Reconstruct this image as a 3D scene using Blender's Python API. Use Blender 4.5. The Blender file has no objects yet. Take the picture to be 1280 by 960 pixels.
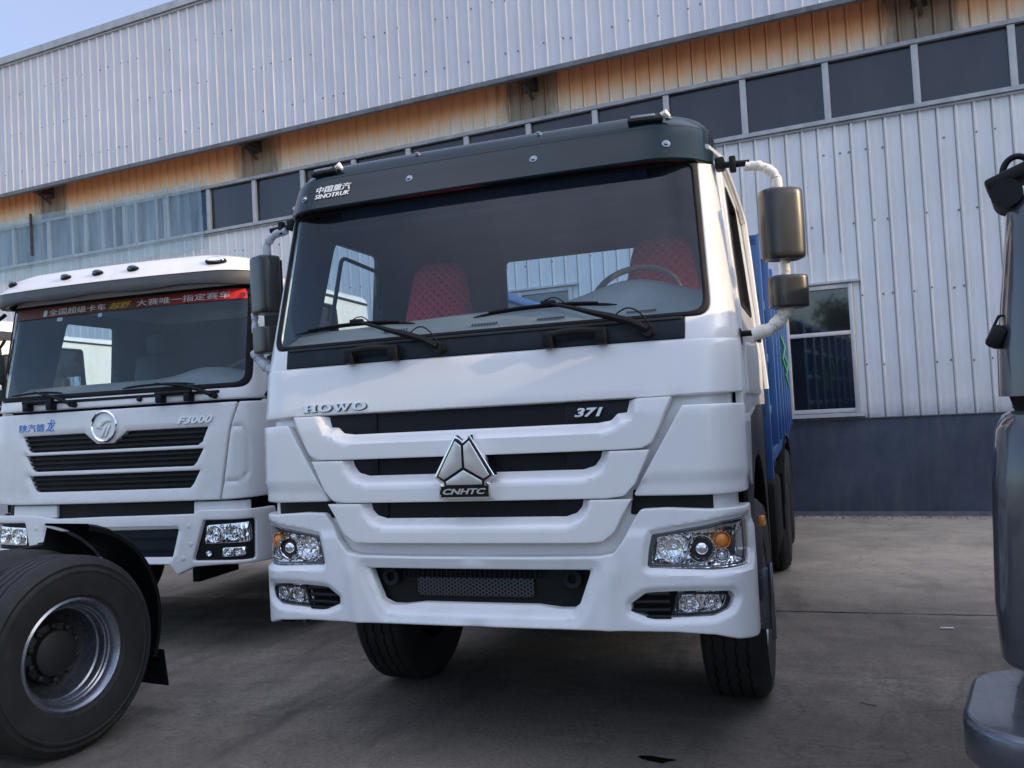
import bpy, bmesh, math, random
import numpy as np
from mathutils import Vector, Matrix
from mathutils.geometry import delaunay_2d_cdt
PI = math.pi
rnd = random.Random(7)
sc = bpy.context.scene
COL = sc.collection

# ------------------------------------------------------------------ objects
def link(name, me, parent=None):
    o = bpy.data.objects.new(name, me)
    COL.objects.link(o)
    if parent: o.parent = parent
    return o

def empty(name, label, cat, loc=(0, 0, 0), rz=0, group=None):
    o = link(name, None)
    o.empty_display_size = .2
    o.location = loc; o.rotation_euler = (0, 0, rz)
    o['label'] = label; o['category'] = cat
    if group: o['group'] = group
    return o

def tag(o, label=None, cat=None, group=None, kind=None):
    if label: o['label'] = label
    if cat: o['category'] = cat
    if group: o['group'] = group
    if kind: o['kind'] = kind
    return o

def copy_tree(o, parent=None):
    c = o.copy(); COL.objects.link(c)
    if parent: c.parent = parent
    for ch in list(o.children): copy_tree(ch, c)
    return c

def explode(root, names, gap=.012):
    """give every separate piece of the named parts a mesh object of its own"""
    for o in list(root.children_recursive):
        if o.type != 'MESH' or o.name.split('.')[0] not in names: continue
        me = o.data; n = len(me.vertices); par = list(range(n))
        def find(i):
            while par[i] != i: par[i] = par[par[i]]; i = par[i]
            return i
        for p in me.polygons:
            a = find(p.vertices[0])
            for v in p.vertices[1:]:
                b = find(v)
                if a != b: par[b] = a
        co = np.array([v.co[:] for v in me.vertices]); lab = np.array([find(i) for i in range(n)])
        ids = list(dict.fromkeys(lab.tolist())); bb = [(co[lab == i].min(0), co[lab == i].max(0)) for i in ids]
        g = list(range(len(ids)))
        ch = True
        while ch:
            ch = False
            for i in range(len(ids)):
                for j in range(i):
                    if g[i] != g[j] and all(bb[i][0] - gap <= bb[j][1]) and all(bb[j][0] - gap <= bb[i][1]):
                        a, b = g[i], g[j]; g = [b if q == a else q for q in g]; ch = True
        if len(set(g)) < 2: continue
        grp = {i: q for i, q in zip(ids, g)}; owner = [grp[l] for l in lab.tolist()]
        kids = list(o.children)
        for q in sorted(set(g)):
            idx = [i for i in range(n) if owner[i] == q]; mp = {i: k for k, i in enumerate(idx)}
            m2 = bpy.data.meshes.new(me.name); fs = [p for p in me.polygons if owner[p.vertices[0]] == q]
            m2.from_pydata([me.vertices[i].co[:] for i in idx], [], [[mp[v] for v in p.vertices] for p in fs])
            for mt in me.materials: m2.materials.append(mt)
            m2.polygons.foreach_set('use_smooth', [p.use_smooth for p in fs]); m2.update(); m2.set_sharp_from_angle(angle=math.radians(35))
            if q == sorted(set(g))[0]: o.data = m2
            else: link(o.name.split('.')[0], m2, o.parent).matrix_local = o.matrix_local
SPLIT = {'gap_panel', 'end_plate', 'arm_wrapping', 'side_panel', 'inner_panel', 'mirror_arm', 'end_wall', 'sheet_batten', 'mudguard', 'rope', 'fog_louvre', 'glass_sticker', 'washer_hose', 'air_vent', 'plastic_sheet', 'drip_rail', 'plinth_trim', 'frame_rail', 'cab_floor', 'emblem_facet', 'grille_slat'}

class MB:
    def __init__(s): s.v = []; s.f = []; s.m = []; s.cur = 0
    def add(s, vs, fs, flip=False):
        b = len(s.v); s.v += [tuple(map(float, q)) for q in vs]
        for f in fs:
            f = [b + i for i in f]
            s.f.append(f[::-1] if flip else f); s.m.append(s.cur)
        return b
    def grid(s, rows, closed=False, flip=False):
        n = len(rows[0]); vs = [p for r in rows for p in r]; fs = []
        for i in range(len(rows) - 1):
            for j in range(n if closed else n - 1):
                k = (j + 1) % n
                fs.append((i * n + j, i * n + k, (i + 1) * n + k, (i + 1) * n + j))
        return s.add(vs, fs, flip)
    def box(s, c, d, rot=None, bev=0):
        bm = bmesh.new(); bmesh.ops.create_cube(bm, size=1)
        bmesh.ops.scale(bm, vec=d, verts=bm.verts)
        if bev: bmesh.ops.bevel(bm, geom=bm.edges[:], offset=bev, segments=2, profile=.5, affect='EDGES')
        if rot is not None: bmesh.ops.transform(bm, matrix=rot.to_4x4() if len(rot) == 3 else rot, verts=bm.verts)
        bmesh.ops.translate(bm, vec=c, verts=bm.verts)
        s.bm(bm)
    def bm(s, bm):
        bm.verts.index_update()
        s.add([v.co[:] for v in bm.verts], [[v.index for v in f.verts] for f in bm.faces]); bm.free()
    def tube(s, path, r, n=10, cap=True):
        path = [Vector(p) for p in path]; rows = []
        rr = r if isinstance(r, (list, tuple)) else [r] * len(path)
        up = None
        for i, p in enumerate(path):
            t = (path[min(i + 1, len(path) - 1)] - path[max(i - 1, 0)]).normalized()
            if up is None:
                up = Vector((0, 0, 1)) if abs(t.z) < .9 else Vector((1, 0, 0))
            a = (up - t * up.dot(t)).normalized(); b = t.cross(a); up = a
            rows.append([p + (a * math.cos(2 * PI * k / n) + b * math.sin(2 * PI * k / n)) * rr[i] for k in range(n)])
        b0 = s.grid(rows, closed=True, flip=True)
        if cap:
            s.f.append([b0 + k for k in range(n)]); s.m.append(s.cur)
            s.f.append([b0 + (len(rows) - 1) * n + k for k in range(n)][::-1]); s.m.append(s.cur)
    def lathe(s, prof, n=48, M=None, wob=None):
        """prof: (r, h) pairs; axis +Z of M"""
        rows = []
        for r, h in prof:
            row = []
            for k in range(n):
                a = 2 * PI * k / n
                hh = h + (wob(r, h, a) if wob else 0)
                p = Vector((r * math.cos(a), r * math.sin(a), hh))
                row.append(M @ p if M else p)
            rows.append(row)
        s.grid(rows, closed=True)
    def prism(s, poly, h0, h1, M):
        """polygon (CCW) extruded from h0 to h1 along +Z of M"""
        n = len(poly)
        vs = [M @ Vector((x, y, h0)) for x, y in poly] + [M @ Vector((x, y, h1)) for x, y in poly]
        fs = [list(range(n))[::-1], list(range(n, 2 * n))] + [[i, (i + 1) % n, n + (i + 1) % n, n + i] for i in range(n)]
        s.add(vs, fs)
    def build(s, name, mat, parent=None, sharp=35, smooth=True, fix=False):
        me = bpy.data.meshes.new(name)
        me.from_pydata(s.v, [], s.f)
        mats = mat if isinstance(mat, list) else [mat]
        for m in mats: me.materials.append(m)
        if len(mats) > 1: me.polygons.foreach_set('material_index', s.m)
        if fix:
            bm = bmesh.new(); bm.from_mesh(me)
            bmesh.ops.remove_doubles(bm, verts=bm.verts, dist=1e-5)
            bmesh.ops.recalc_face_normals(bm, faces=bm.faces); bm.to_mesh(me); bm.free()
        me.update()
        if smooth:
            me.polygons.foreach_set('use_smooth', [True] * len(me.polygons))
            me.set_sharp_from_angle(angle=math.radians(sharp))
        return link(name, me, parent)

# ------------------------------------------------------------------ outline tools
def fillet(pts, r=.01, seg=5):
    out = []; n = len(pts)
    for i in range(n):
        p = Vector(pts[i][:2]); a = Vector(pts[i - 1][:2]); b = Vector(pts[(i + 1) % n][:2])
        rr = pts[i][2] if len(pts[i]) > 2 else r
        da, db = a - p, b - p
        if rr <= 0 or da.length < 1e-6 or db.length < 1e-6: out.append(p); continue
        ang = da.angle(db)
        if ang > PI - .12: out.append(p); continue
        t = min(rr / math.tan(ang / 2), .45 * da.length, .45 * db.length)
        p0 = p + da.normalized() * t; p1 = p + db.normalized() * t
        for k in range(seg + 1):
            s = k / seg
            out.append(p0 * (1 - s) ** 2 + p * 2 * s * (1 - s) + p1 * s * s)
    return [tuple(q) for q in out]

def area(p):
    return sum(p[i - 1][0] * p[i][1] - p[i][0] * p[i - 1][1] for i in range(len(p))) / 2

def dens(p, step):
    out = []; n = len(p)
    for i in range(n):
        a, b = p[i], p[(i + 1) % n]; L = math.hypot(b[0] - a[0], b[1] - a[1])
        if L < 1e-5: continue
        k = max(1, int(math.ceil(L / step)))
        for j in range(k): out.append((a[0] + (b[0] - a[0]) * j / k, a[1] + (b[1] - a[1]) * j / k))
    return out

def inset(p, d):
    n = len(p); out = []
    for i in range(n):
        a, b, c = p[i - 1], p[i], p[(i + 1) % n]
        t0 = Vector((b[0] - a[0], b[1] - a[1])).normalized(); t1 = Vector((c[0] - b[0], c[1] - b[1])).normalized()
        n0 = Vector((-t0.y, t0.x)); n1 = Vector((-t1.y, t1.x)); m = n0 + n1
        if m.length < 1e-4: m = n0.copy()
        m.normalize(); k = d / max(.5, m.dot(n0))
        out.append((b[0] + m.x * k, b[1] + m.y * k))
    return out

def inside(P, poly):
    x, y = P[:, 0], P[:, 1]; r = np.zeros(len(P), bool)
    a = np.array(poly); b = np.roll(a, -1, 0)
    for (x0, y0), (x1, y1) in zip(a, b):
        if y0 == y1: continue
        c = ((y0 > y) != (y1 > y)) & (x < (x1 - x0) * (y - y0) / (y1 - y0) + x0)
        r ^= c
    return r

def sdist(P, poly):
    """distance of points to a closed polyline (negative inside)"""
    P = np.atleast_2d(P); a = np.array(poly); b = np.roll(a, -1, 0); best = np.full(len(P), 1e9)
    for p0, p1 in zip(a, b):
        d = p1 - p0; L = d @ d
        if L < 1e-12: continue
        t = np.clip(((P - p0) @ d) / L, 0, 1)
        q = p0 + t[:, None] * d
        best = np.minimum(best, np.hypot(*(P - q).T))
    return np.where(inside(P, poly), -best, best)

def sm(t):
    t = np.clip(t, 0, 1); return t * t * (3 - 2 * t)

def triangulate(loops, grid):
    """outer loop first, then holes -> verts, tris"""
    xs = [p[0] for p in loops[0]]; ys = [p[1] for p in loops[0]]
    gx = np.arange(min(xs) + grid * .5, max(xs), grid); gy = np.arange(min(ys) + grid * .5, max(ys), grid)
    G = np.array([(x + (grid * .5 if j % 2 else 0), y) for j, y in enumerate(gy) for x in gx]) if len(gx) and len(gy) else np.zeros((0, 2))
    if len(G):
        k = inside(G, loops[0])
        for h in loops[1:]: k &= ~inside(G, h)
        G = G[k]
    if len(G):
        B = np.array([p for l in loops for p in l])
        keep = np.ones(len(G), bool)
        for i0 in range(0, len(G), 500):
            D = np.hypot(G[i0:i0 + 500, None, 0] - B[None, :, 0], G[i0:i0 + 500, None, 1] - B[None, :, 1]).min(1)
            keep[i0:i0 + 500] = D > grid * .35
        G = G[keep]
    V = []; E = []
    for l in loops:
        b = len(V); V += [Vector(p) for p in l]; E += [(b + i, b + (i + 1) % len(l)) for i in range(len(l))]
    nb = len(V); V += [Vector(p) for p in G.tolist()]
    ov, oe, of, orig, _, _ = delaunay_2d_cdt(V, E, [], 0, 1e-7, True)
    back = {}
    for i, o in enumerate(orig):
        for q in o: back.setdefault(q, i)
    ov = [tuple(v) for v in ov]
    T = [tuple(f) for f in of]
    cen = np.array([[sum(ov[i][0] for i in t) / 3, sum(ov[i][1] for i in t) / 3] for t in T])
    k = inside(cen, loops[0])
    for h in loops[1:]: k &= ~inside(cen, h)
    T = [t for t, q in zip(T, k) if q]
    T = [t if area([ov[i] for i in t]) > 0 else t[::-1] for t in T]
    return ov, T, [back[i] for i in range(nb)]

def panel(mb, smap, outer, holes=(), roll=.008, depth=.03, grid=.04, lift=0, liftfn=None, back=False, r=.01, step=.04, conv=True):
    """sheet with rolled edges laid on a surface map smap(u, z, lift)"""
    cv = (lambda q: [(smap.u(x, z), z) for x, z in q]) if conv else (lambda q: q)
    loops = []
    for k, L in enumerate([outer] + list(holes)):
        q = dens(fillet(L, r), step); q = cv(q)
        a = area(q)
        if (k == 0 and a < 0) or (k > 0 and a > 0): q = q[::-1]
        loops.append(q)
    lf = (lambda P: lift + liftfn(P)) if liftfn else (lambda P: np.full(len(P), lift))
    ringspec = [(1, 0), (.5, -.13), (.15, -.5), (0, -1)] if roll > 0 else [(0, 0)]
    inner = [inset(q, roll) for q in loops] if roll > 0 else loops
    ov, T, idx = triangulate(inner, grid)
    P = np.array(ov); h = lf(P)
    base = mb.add([smap(p[0], p[1], hh) for p, hh in zip(ov, h)], T)
    if back:
        mb.add([smap(p[0], p[1], hh - depth) for p, hh in zip(ov, h)], T, flip=True)
    o = 0
    for q, qi in zip(loops, inner):
        n = len(q); prev = [base + idx[o + i] for i in range(n)]
        hq = lf(np.array(qi)); qa = np.array(q); qb = np.array(qi)
        specs = [(s, l * roll) for s, l in ringspec[1:]]
        specs.append((0, -depth))
        for s, l in specs:
            pts = qa * (1 - s) + qb * s
            vs = [smap(p[0], p[1], hh + l) for p, hh in zip(pts, hq)]
            b = len(mb.v); mb.v += [tuple(map(float, v)) for v in vs]; cur = list(range(b, b + n))
            for i in range(n):
                j = (i + 1) % n
                mb.f.append([prev[i], cur[i], cur[j], prev[j]][::1]); mb.m.append(mb.cur)
            prev = cur
        o += n

def mirror(p): return [(-q[0],) + tuple(q[1:]) for q in p][::-1]
def sym(half):
    """right half, top to bottom -> closed polygon"""
    return half + [(-q[0],) + tuple(q[1:]) for q in half][::-1]

class Surf:
    """front of a cab as a wrapped sheet: u runs along the plan outline, v is height"""
    def __init__(s, yb, a, r=.2, crown=.04): s.yb = np.array(yb); s.a_ = np.array(a); s.r = r; s.c = crown
    def a(s, z): return float(np.interp(z, s.a_[:, 0], s.a_[:, 1]))
    def y0(s, z): return float(np.interp(z, s.yb[:, 0], s.yb[:, 1]))
    def u(s, x, z):
        a = s.a(z); r = s.r; k = abs(x)
        if k > a - r: k = a - r + r * math.asin(min(1, (k - a + r) / r))
        return math.copysign(k, x)
    def us(s, y, z):
        """u of a point on the side face at depth y"""
        a = s.a(z); r = s.r
        return a - r + r * PI / 2 + (y - (s.y0(z) + s.c * (a / 1.2) ** 2 + r))
    def __call__(s, u, z, lift=0):
        a = s.a(z); r = s.r; k = abs(u); sg = -1 if u < 0 else 1
        if k <= a - r: x = k; th = 0; dy = 0
        elif k <= a - r + r * PI / 2:
            th = (k - a + r) / r; x = a - r + r * math.sin(th); dy = r - r * math.cos(th)
        else: th = PI / 2; x = a; dy = r + k - (a - r + r * PI / 2)
        y = s.y0(z) + s.c * (min(x, a) / 1.2) ** 2 + dy
        sl = (s.y0(z + .02) - s.y0(z - .02)) / .04
        sa = (s.a(z + .02) - s.a(z - .02)) / .04
        c, q = math.cos(th), math.sin(th)
        n = Vector((q, -c, sl * c - sa * q)).normalized()
        return (sg * (x + n.x * lift), y + n.y * lift, z + n.z * lift)

class Flat:
    """plane: origin o, axes e1, e2, normal n"""
    def __init__(s, o, e1, e2, n): s.o = Vector(o); s.e1 = Vector(e1); s.e2 = Vector(e2); s.n = Vector(n)
    def u(s, x, z): return x
    def __call__(s, u, z, lift=0): return tuple(s.o + s.e1 * u + s.e2 * z + s.n * lift)

def text_mesh(body, size, bold=0, shear=0, space=1, extr=.002):
    cu = bpy.data.curves.new('lettering', 'FONT'); cu.body = body; cu.size = size; cu.offset = bold
    cu.shear = shear; cu.space_character = space; cu.extrude = extr; cu.resolution_u = 3
    o = bpy.data.objects.new('lettering', cu); COL.objects.link(o)
    dg = bpy.context.evaluated_depsgraph_get(); me = bpy.data.meshes.new_from_object(o.evaluated_get(dg))
    v = [tuple(q.co) for q in me.vertices]; f = [list(q.vertices) for q in me.polygons]
    bpy.data.objects.remove(o); bpy.data.curves.remove(cu); bpy.data.meshes.remove(me)
    return v, f

def letter(name, body, smap, x0, x1, z0, z1, mat, parent, bold=0, shear=0, lift=.004, extr=.003, space=1, slope=0):
    """text fitted in the box x0..x1, z0..z1 and wrapped on smap"""
    v, f = text_mesh(body, 1, bold, shear, space)
    xs = [q[0] for q in v]; ys = [q[1] for q in v]
    sx = (x1 - x0) / (max(xs) - min(xs)); sy = (z1 - z0) / (max(ys) - min(ys)); mb = MB()
    vs = []
    for q in v:
        x = x0 + (q[0] - min(xs)) * sx; z = z0 + (q[1] - min(ys)) * sy + slope * (x - x0)
        vs.append(smap(smap.u(x, z), z, lift + (extr if q[2] > 0 else 0)))
    mb.add(vs, f)
    return mb.build(name, mat, parent, smooth=False)

# ------------------------------------------------------------------ materials
def newmat(name):
    m = bpy.data.materials.new(name); m.use_nodes = True
    nt = m.node_tree; b = nt.nodes['Principled BSDF']; return m, nt, b
def N(nt, t, **k):
    n = nt.nodes.new(t)
    for a, v in k.items():
        if a.startswith('i_'): n.inputs[a[2:].replace('_', ' ')].default_value = v
        else: setattr(n, a, v)
    return n
def noise(nt, scale, detail=4, vec=None, rough=.6, stretch=None):
    n = N(nt, 'ShaderNodeTexNoise'); n.inputs['Scale'].default_value = scale
    n.inputs['Detail'].default_value = detail; n.inputs['Roughness'].default_value = rough
    tc = N(nt, 'ShaderNodeTexCoord'); src = tc.outputs['Object']
    if stretch:
        mp = N(nt, 'ShaderNodeMapping'); mp.inputs['Scale'].default_value = stretch
        nt.links.new(src, mp.inputs['Vector']); src = mp.outputs['Vector']
    nt.links.new(src, n.inputs['Vector'])
    return n.outputs['Fac']
def ramp(nt, fac, stops):
    r = N(nt, 'ShaderNodeValToRGB'); e = r.color_ramp.elements
    while len(e) < len(stops): e.new(.5)
    for el, (p, c) in zip(e, stops):
        el.position = p; el.color = c if len(c) == 4 else (*c, 1)
    nt.links.new(fac, r.inputs['Fac']); return r.outputs['Color']
def mixc(nt, fac, a, b):
    m = N(nt, 'ShaderNodeMix', data_type='RGBA')
    for sock, v in (('Factor', fac), ('A', a), ('B', b)):
        s = [q for q in m.inputs if q.name == sock and (q.type == ('VALUE' if sock == 'Factor' else 'RGBA'))][0]
        if hasattr(v, 'links'): nt.links.new(v, s)
        elif isinstance(v, (int, float)): s.default_value = v
        else: s.default_value = (*v[:3], 1)
    return [q for q in m.outputs if q.type == 'RGBA'][0]
def bump(nt, b, h, strength=.2, dist=.01):
    n = N(nt, 'ShaderNodeBump'); n.inputs['Strength'].default_value = strength; n.inputs['Distance'].default_value = dist
    nt.links.new(h, n.inputs['Height']); nt.links.new(n.outputs['Normal'], b.inputs['Normal'])
def simple(name, col, rough=.5, metal=0, coat=0, spec=.5, var=.12, vscale=6, bmp=0, bscale=60, stretch=None):
    m, nt, b = newmat(name)
    b.inputs['Roughness'].default_value = rough; b.inputs['Metallic'].default_value = metal
    b.inputs['Coat Weight'].default_value = coat; b.inputs['Coat Roughness'].default_value = .08
    b.inputs['Specular IOR Level'].default_value = spec
    f = noise(nt, vscale, 5, stretch=stretch)
    c = ramp(nt, f, [(.3, tuple(v * (1 - var) for v in col)), (.7, tuple(min(1, v * (1 + var)) for v in col))])
    nt.links.new(c, b.inputs['Base Color'])
    r = N(nt, 'ShaderNodeMapRange'); r.inputs['To Min'].default_value = max(.01, rough * .8); r.inputs['To Max'].default_value = min(1, rough * 1.3)
    nt.links.new(noise(nt, vscale * 2.3, 4), r.inputs['Value']); nt.links.new(r.outputs['Result'], b.inputs['Roughness'])
    if bmp: bump(nt, b, noise(nt, bscale, 3), bmp, .004)
    return m

def paint(name, col, rough=.28, coat=.6, dirt=(.35, .32, .28), amt=.25):
    m, nt, b = newmat(name)
    b.inputs['Roughness'].default_value = rough
    b.inputs['Coat Weight'].default_value = coat; b.inputs['Coat Roughness'].default_value = .05
    f = noise(nt, 3.1, 8, rough=.7)
    mask = ramp(nt, f, [(.5, (0, 0, 0)), (.85, (amt, amt, amt))])
    f2 = noise(nt, 9, 6, rough=.75, stretch=(1, 1, .12))
    mask2 = ramp(nt, f2, [(.55, (0, 0, 0)), (.8, (amt * .6,) * 3)])
    c = mixc(nt, mask, col, dirt)
    c = mixc(nt, mask2, c, dirt)
    nt.links.new(c, b.inputs['Base Color'])
    bump(nt, b, noise(nt, 90, 2), .012, .001)
    return m

def glass(name, tint=(.75, .82, .84), dust=.06, refl=1.0, rough=.02):
    m, nt, b = newmat(name); nt.nodes.remove(b)
    out = nt.nodes['Material Output']
    tr = N(nt, 'ShaderNodeBsdfTransparent'); tr.inputs['Color'].default_value = (*tint, 1)
    gl = N(nt, 'ShaderNodeBsdfGlossy'); gl.inputs['Roughness'].default_value = rough; gl.inputs['Color'].default_value = (refl, refl, refl, 1)
    ge = N(nt, 'ShaderNodeNewGeometry'); dt = N(nt, 'ShaderNodeVectorMath', operation='DOT_PRODUCT')
    nt.links.new(ge.outputs['Incoming'], dt.inputs[0]); nt.links.new(ge.outputs['Normal'], dt.inputs[1])
    ab = N(nt, 'ShaderNodeMath', operation='ABSOLUTE'); nt.links.new(dt.outputs['Value'], ab.inputs[0])
    om = N(nt, 'ShaderNodeMath', operation='SUBTRACT'); om.inputs[0].default_value = 1; nt.links.new(ab.outputs[0], om.inputs[1])
    pw = N(nt, 'ShaderNodeMath', operation='POWER'); nt.links.new(om.outputs[0], pw.inputs[0]); pw.inputs[1].default_value = 5
    fr = N(nt, 'ShaderNodeMath', operation='MULTIPLY_ADD'); nt.links.new(pw.outputs[0], fr.inputs[0]); fr.inputs[1].default_value = .9; fr.inputs[2].default_value = .048
    mx = N(nt, 'ShaderNodeMixShader'); nt.links.new(fr.outputs[0], mx.inputs[0]); nt.links.new(tr.outputs[0], mx.inputs[1]); nt.links.new(gl.outputs[0], mx.inputs[2])
    df = N(nt, 'ShaderNodeBsdfDiffuse'); df.inputs['Color'].default_value = (.55, .55, .52, 1)
    d = ramp(nt, noise(nt, 2.2, 8, rough=.75), [(.35, (dust * .4,) * 3), (.75, (dust * 2.2,) * 3)])
    m2 = N(nt, 'ShaderNodeMixShader'); nt.links.new(d, m2.inputs[0]); nt.links.new(mx.outputs[0], m2.inputs[1]); nt.links.new(df.outputs[0], m2.inputs[2])
    nt.links.new(m2.outputs[0], out.inputs['Surface'])
    return m

WHITE = (.74, .74, .73)
M = {}
M['white'] = paint('white_paint', WHITE, amt=.12)
M['white_old'] = paint('white_paint_worn', (.7, .7, .69), rough=.38, amt=.3)
M['bumper_white'] = paint('white_bumper_plastic', (.72, .73, .73), rough=.36, coat=.2, amt=.28)
M['visor'] = simple('blue_black_gloss', (.0012, .012, .017), .15, coat=0, spec=.28, var=.15)
M['black'] = simple('black_plastic', (.005, .0055, .006), .5, spec=.25, var=.3, bmp=.05)
M['visorlip'] = simple('visor_lip_grey', (.06, .065, .075), .4)
M['lensball'] = simple('projector_glass', (.16, .18, .2), .04, coat=1)
M['dkgrey'] = simple('dark_grey_plastic', (.016, .018, .022), .5, spec=.3, var=.2, bmp=.05)
M['cowl'] = simple('dark_cowl', (.005, .010, .015), .4, spec=.25, var=.2)
M['slot'] = simple('grille_end_plate', (.006, .006, .009), .45, spec=.25, var=.15)
M['rubber'] = simple('seal_rubber', (.006, .006, .007), .6, spec=.25)
M['chassis'] = simple('chassis_dirt', (.008, .008, .008), .85, spec=.2, var=.4)
M['chrome'] = simple('chrome', (.92, .92, .93), .07, metal=1, var=.03)
def faceted():
    m, nt, b = newmat('faceted_chrome'); b.inputs['Base Color'].default_value = (.93, .94, .95, 1); b.inputs['Metallic'].default_value = 1; b.inputs['Roughness'].default_value = .06
    v = N(nt, 'ShaderNodeTexVoronoi'); v.inputs['Scale'].default_value = 34; tc = N(nt, 'ShaderNodeTexCoord'); mp = N(nt, 'ShaderNodeMapping'); mp.inputs['Scale'].default_value = (1.6, 1, .6)
    nt.links.new(tc.outputs['Object'], mp.inputs['Vector']); nt.links.new(mp.outputs[0], v.inputs['Vector']); bump(nt, b, v.outputs['Distance'], .45, .010); return m
M['facet'] = faceted()
M['silver'] = simple('brushed_silver', (.72, .71, .69), .28, metal=.75, var=.06)
M['steel'] = simple('wheel_steel', (.24, .26, .30), .26, metal=.85, var=.15, vscale=12)
M['hub'] = simple('dark_hub', (.011, .011, .012), .6, var=.3)
M['amber'] = simple('amber_plastic', (.80, .27, .04), .12, coat=.6)
M['glass'] = glass('windshield_glass', (.76, .88, .95), dust=.012)
M['lens'] = glass('lamp_lens', (.95, .96, .97), dust=.01)
M['dark_lens'] = simple('dark_lamp_lens', (.012, .03, .03), .12, coat=1)
M['blue'] = paint('blue_body_paint', (.022, .085, .27), rough=.35, coat=.4, dirt=(.12, .13, .16), amt=.5)
M['inner'] = simple('cab_lining', (.032, .055, .10), .8, spec=.2)
M['dash'] = simple('dashboard', (.30, .29, .265), .55, bmp=.1)
M['wheelgrip'] = simple('steering_wheel_grip', (.13, .13, .13), .4)
M['cream'] = simple('cream_wrap', (.75, .72, .64), .5, bmp=.9, bscale=35, var=.1)
M['mirror'] = simple('mirror_shell', (.018, .0175, .016), .32, var=.2, coat=.2)
M['orange_band'] = None
M['greycab'] = paint('dark_grey_metallic', (.050, .054, .064), rough=.22, coat=.8, dirt=(.12, .11, .1), amt=.2)
M['greybump'] = simple('grey_bumper_metal', (.10, .11, .13), .25, metal=.6, coat=.6, var=.2)
M['white_letter'] = simple('white_lettering', (.75, .78, .8), .4)
M['blue_letter'] = simple('blue_lettering', (.05, .22, .6), .4)
M['yellow_letter'] = simple('yellow_lettering', (.65, .45, .03), .5)
M['green'] = simple('green_rope', (.03, .20, .11), .6)
M['window_frame'] = simple('aluminium_frame', (.50, .50, .50), .4, var=.1)
M['sill'] = simple('grey_flashing', (.40, .41, .42), .5, var=.2)
M['gutter'] = simple('grey_gutter', (.13, .14, .15), .55, var=.3)
M['beam'] = simple('rusty_beam', (.07, .055, .045), .8, var=.5)

def tyre_mat():
    m, nt, b = newmat('tyre_rubber'); b.inputs['Roughness'].default_value = .75
    c = ramp(nt, noise(nt, 7, 8, rough=.7), [(.35, (.008, .008, .009)), (.6, (.018, .017, .016)), (.8, (.05, .045, .038))])
    nt.links.new(c, b.inputs['Base Color']); bump(nt, b, noise(nt, 90, 4), .25, .003); return m
M['tyre'] = tyre_mat()

def mesh_mat(name, period, c0, c1):
    """perforated sheet: rows of holes, staggered"""
    m, nt, b = newmat(name); b.inputs['Roughness'].default_value = .5; b.inputs['Specular IOR Level'].default_value = .2
    tc = N(nt, 'ShaderNodeTexCoord'); sx = N(nt, 'ShaderNodeSeparateXYZ'); nt.links.new(tc.outputs['Object'], sx.inputs[0])
    def mt(op, a, bb=None, cc=None):
        n = N(nt, 'ShaderNodeMath', operation=op)
        for i, v in enumerate((a, bb, cc)):
            if v is None: continue
            if hasattr(v, 'links'): nt.links.new(v, n.inputs[i])
            else: n.inputs[i].default_value = v
        return n.outputs[0]
    k = 2 * PI / period
    a1 = mt('COSINE', mt('MULTIPLY', sx.outputs['X'], k))
    p = mt('MULTIPLY_ADD', sx.outputs['Z'], k * .866, 0.)
    x2 = mt('MULTIPLY', sx.outputs['X'], k * .5)
    a2 = mt('COSINE', mt('ADD', x2, p)); a3 = mt('COSINE', mt('SUBTRACT', x2, p))
    s = mt('ADD', mt('ADD', a1, a2), a3)
    f = ramp(nt, mt('MULTIPLY_ADD', s, 1 / 4.5, .333), [(.30, (0, 0, 0)), (.42, (1, 1, 1))])
    c = mixc(nt, f, c1, c0)
    nt.links.new(c, b.inputs['Base Color'])
    return m
M['mesh'] = mesh_mat('perforated_grille', .011, (.002, .002, .003), (.013, .013, .017))
M['mesh2'] = mesh_mat('perforated_intake', .016, (.003, .003, .004), (.06, .06, .065))

def seat_mat():
    m, nt, b = newmat('red_quilted_seat'); b.inputs['Roughness'].default_value = .55
    tc = N(nt, 'ShaderNodeTexCoord'); mp = N(nt, 'ShaderNodeMapping'); mp.inputs['Rotation'].default_value = (0, PI / 4, 0)
    nt.links.new(tc.outputs['Object'], mp.inputs['Vector'])
    sx = N(nt, 'ShaderNodeSeparateXYZ'); nt.links.new(mp.outputs[0], sx.inputs[0])
    o = []
    for ax in 'XZ':
        a = N(nt, 'ShaderNodeMath', operation='PINGPONG'); a.inputs[1].default_value = .020; nt.links.new(sx.outputs[ax], a.inputs[0])
        o.append(a.outputs[0])
    mn = N(nt, 'ShaderNodeMath', operation='MINIMUM'); nt.links.new(o[0], mn.inputs[0]); nt.links.new(o[1], mn.inputs[1])
    md = N(nt, 'ShaderNodeMath', operation='DIVIDE'); nt.links.new(mn.outputs[0], md.inputs[0]); md.inputs[1].default_value = .020
    c = ramp(nt, md.outputs[0], [(.0, (.85, .25, .28)), (.12, (.85, .04, .07))])
    nt.links.new(c, b.inputs['Base Color']); bump(nt, b, md.outputs[0], .6, .02)
    return m
M['seat'] = seat_mat()

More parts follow.
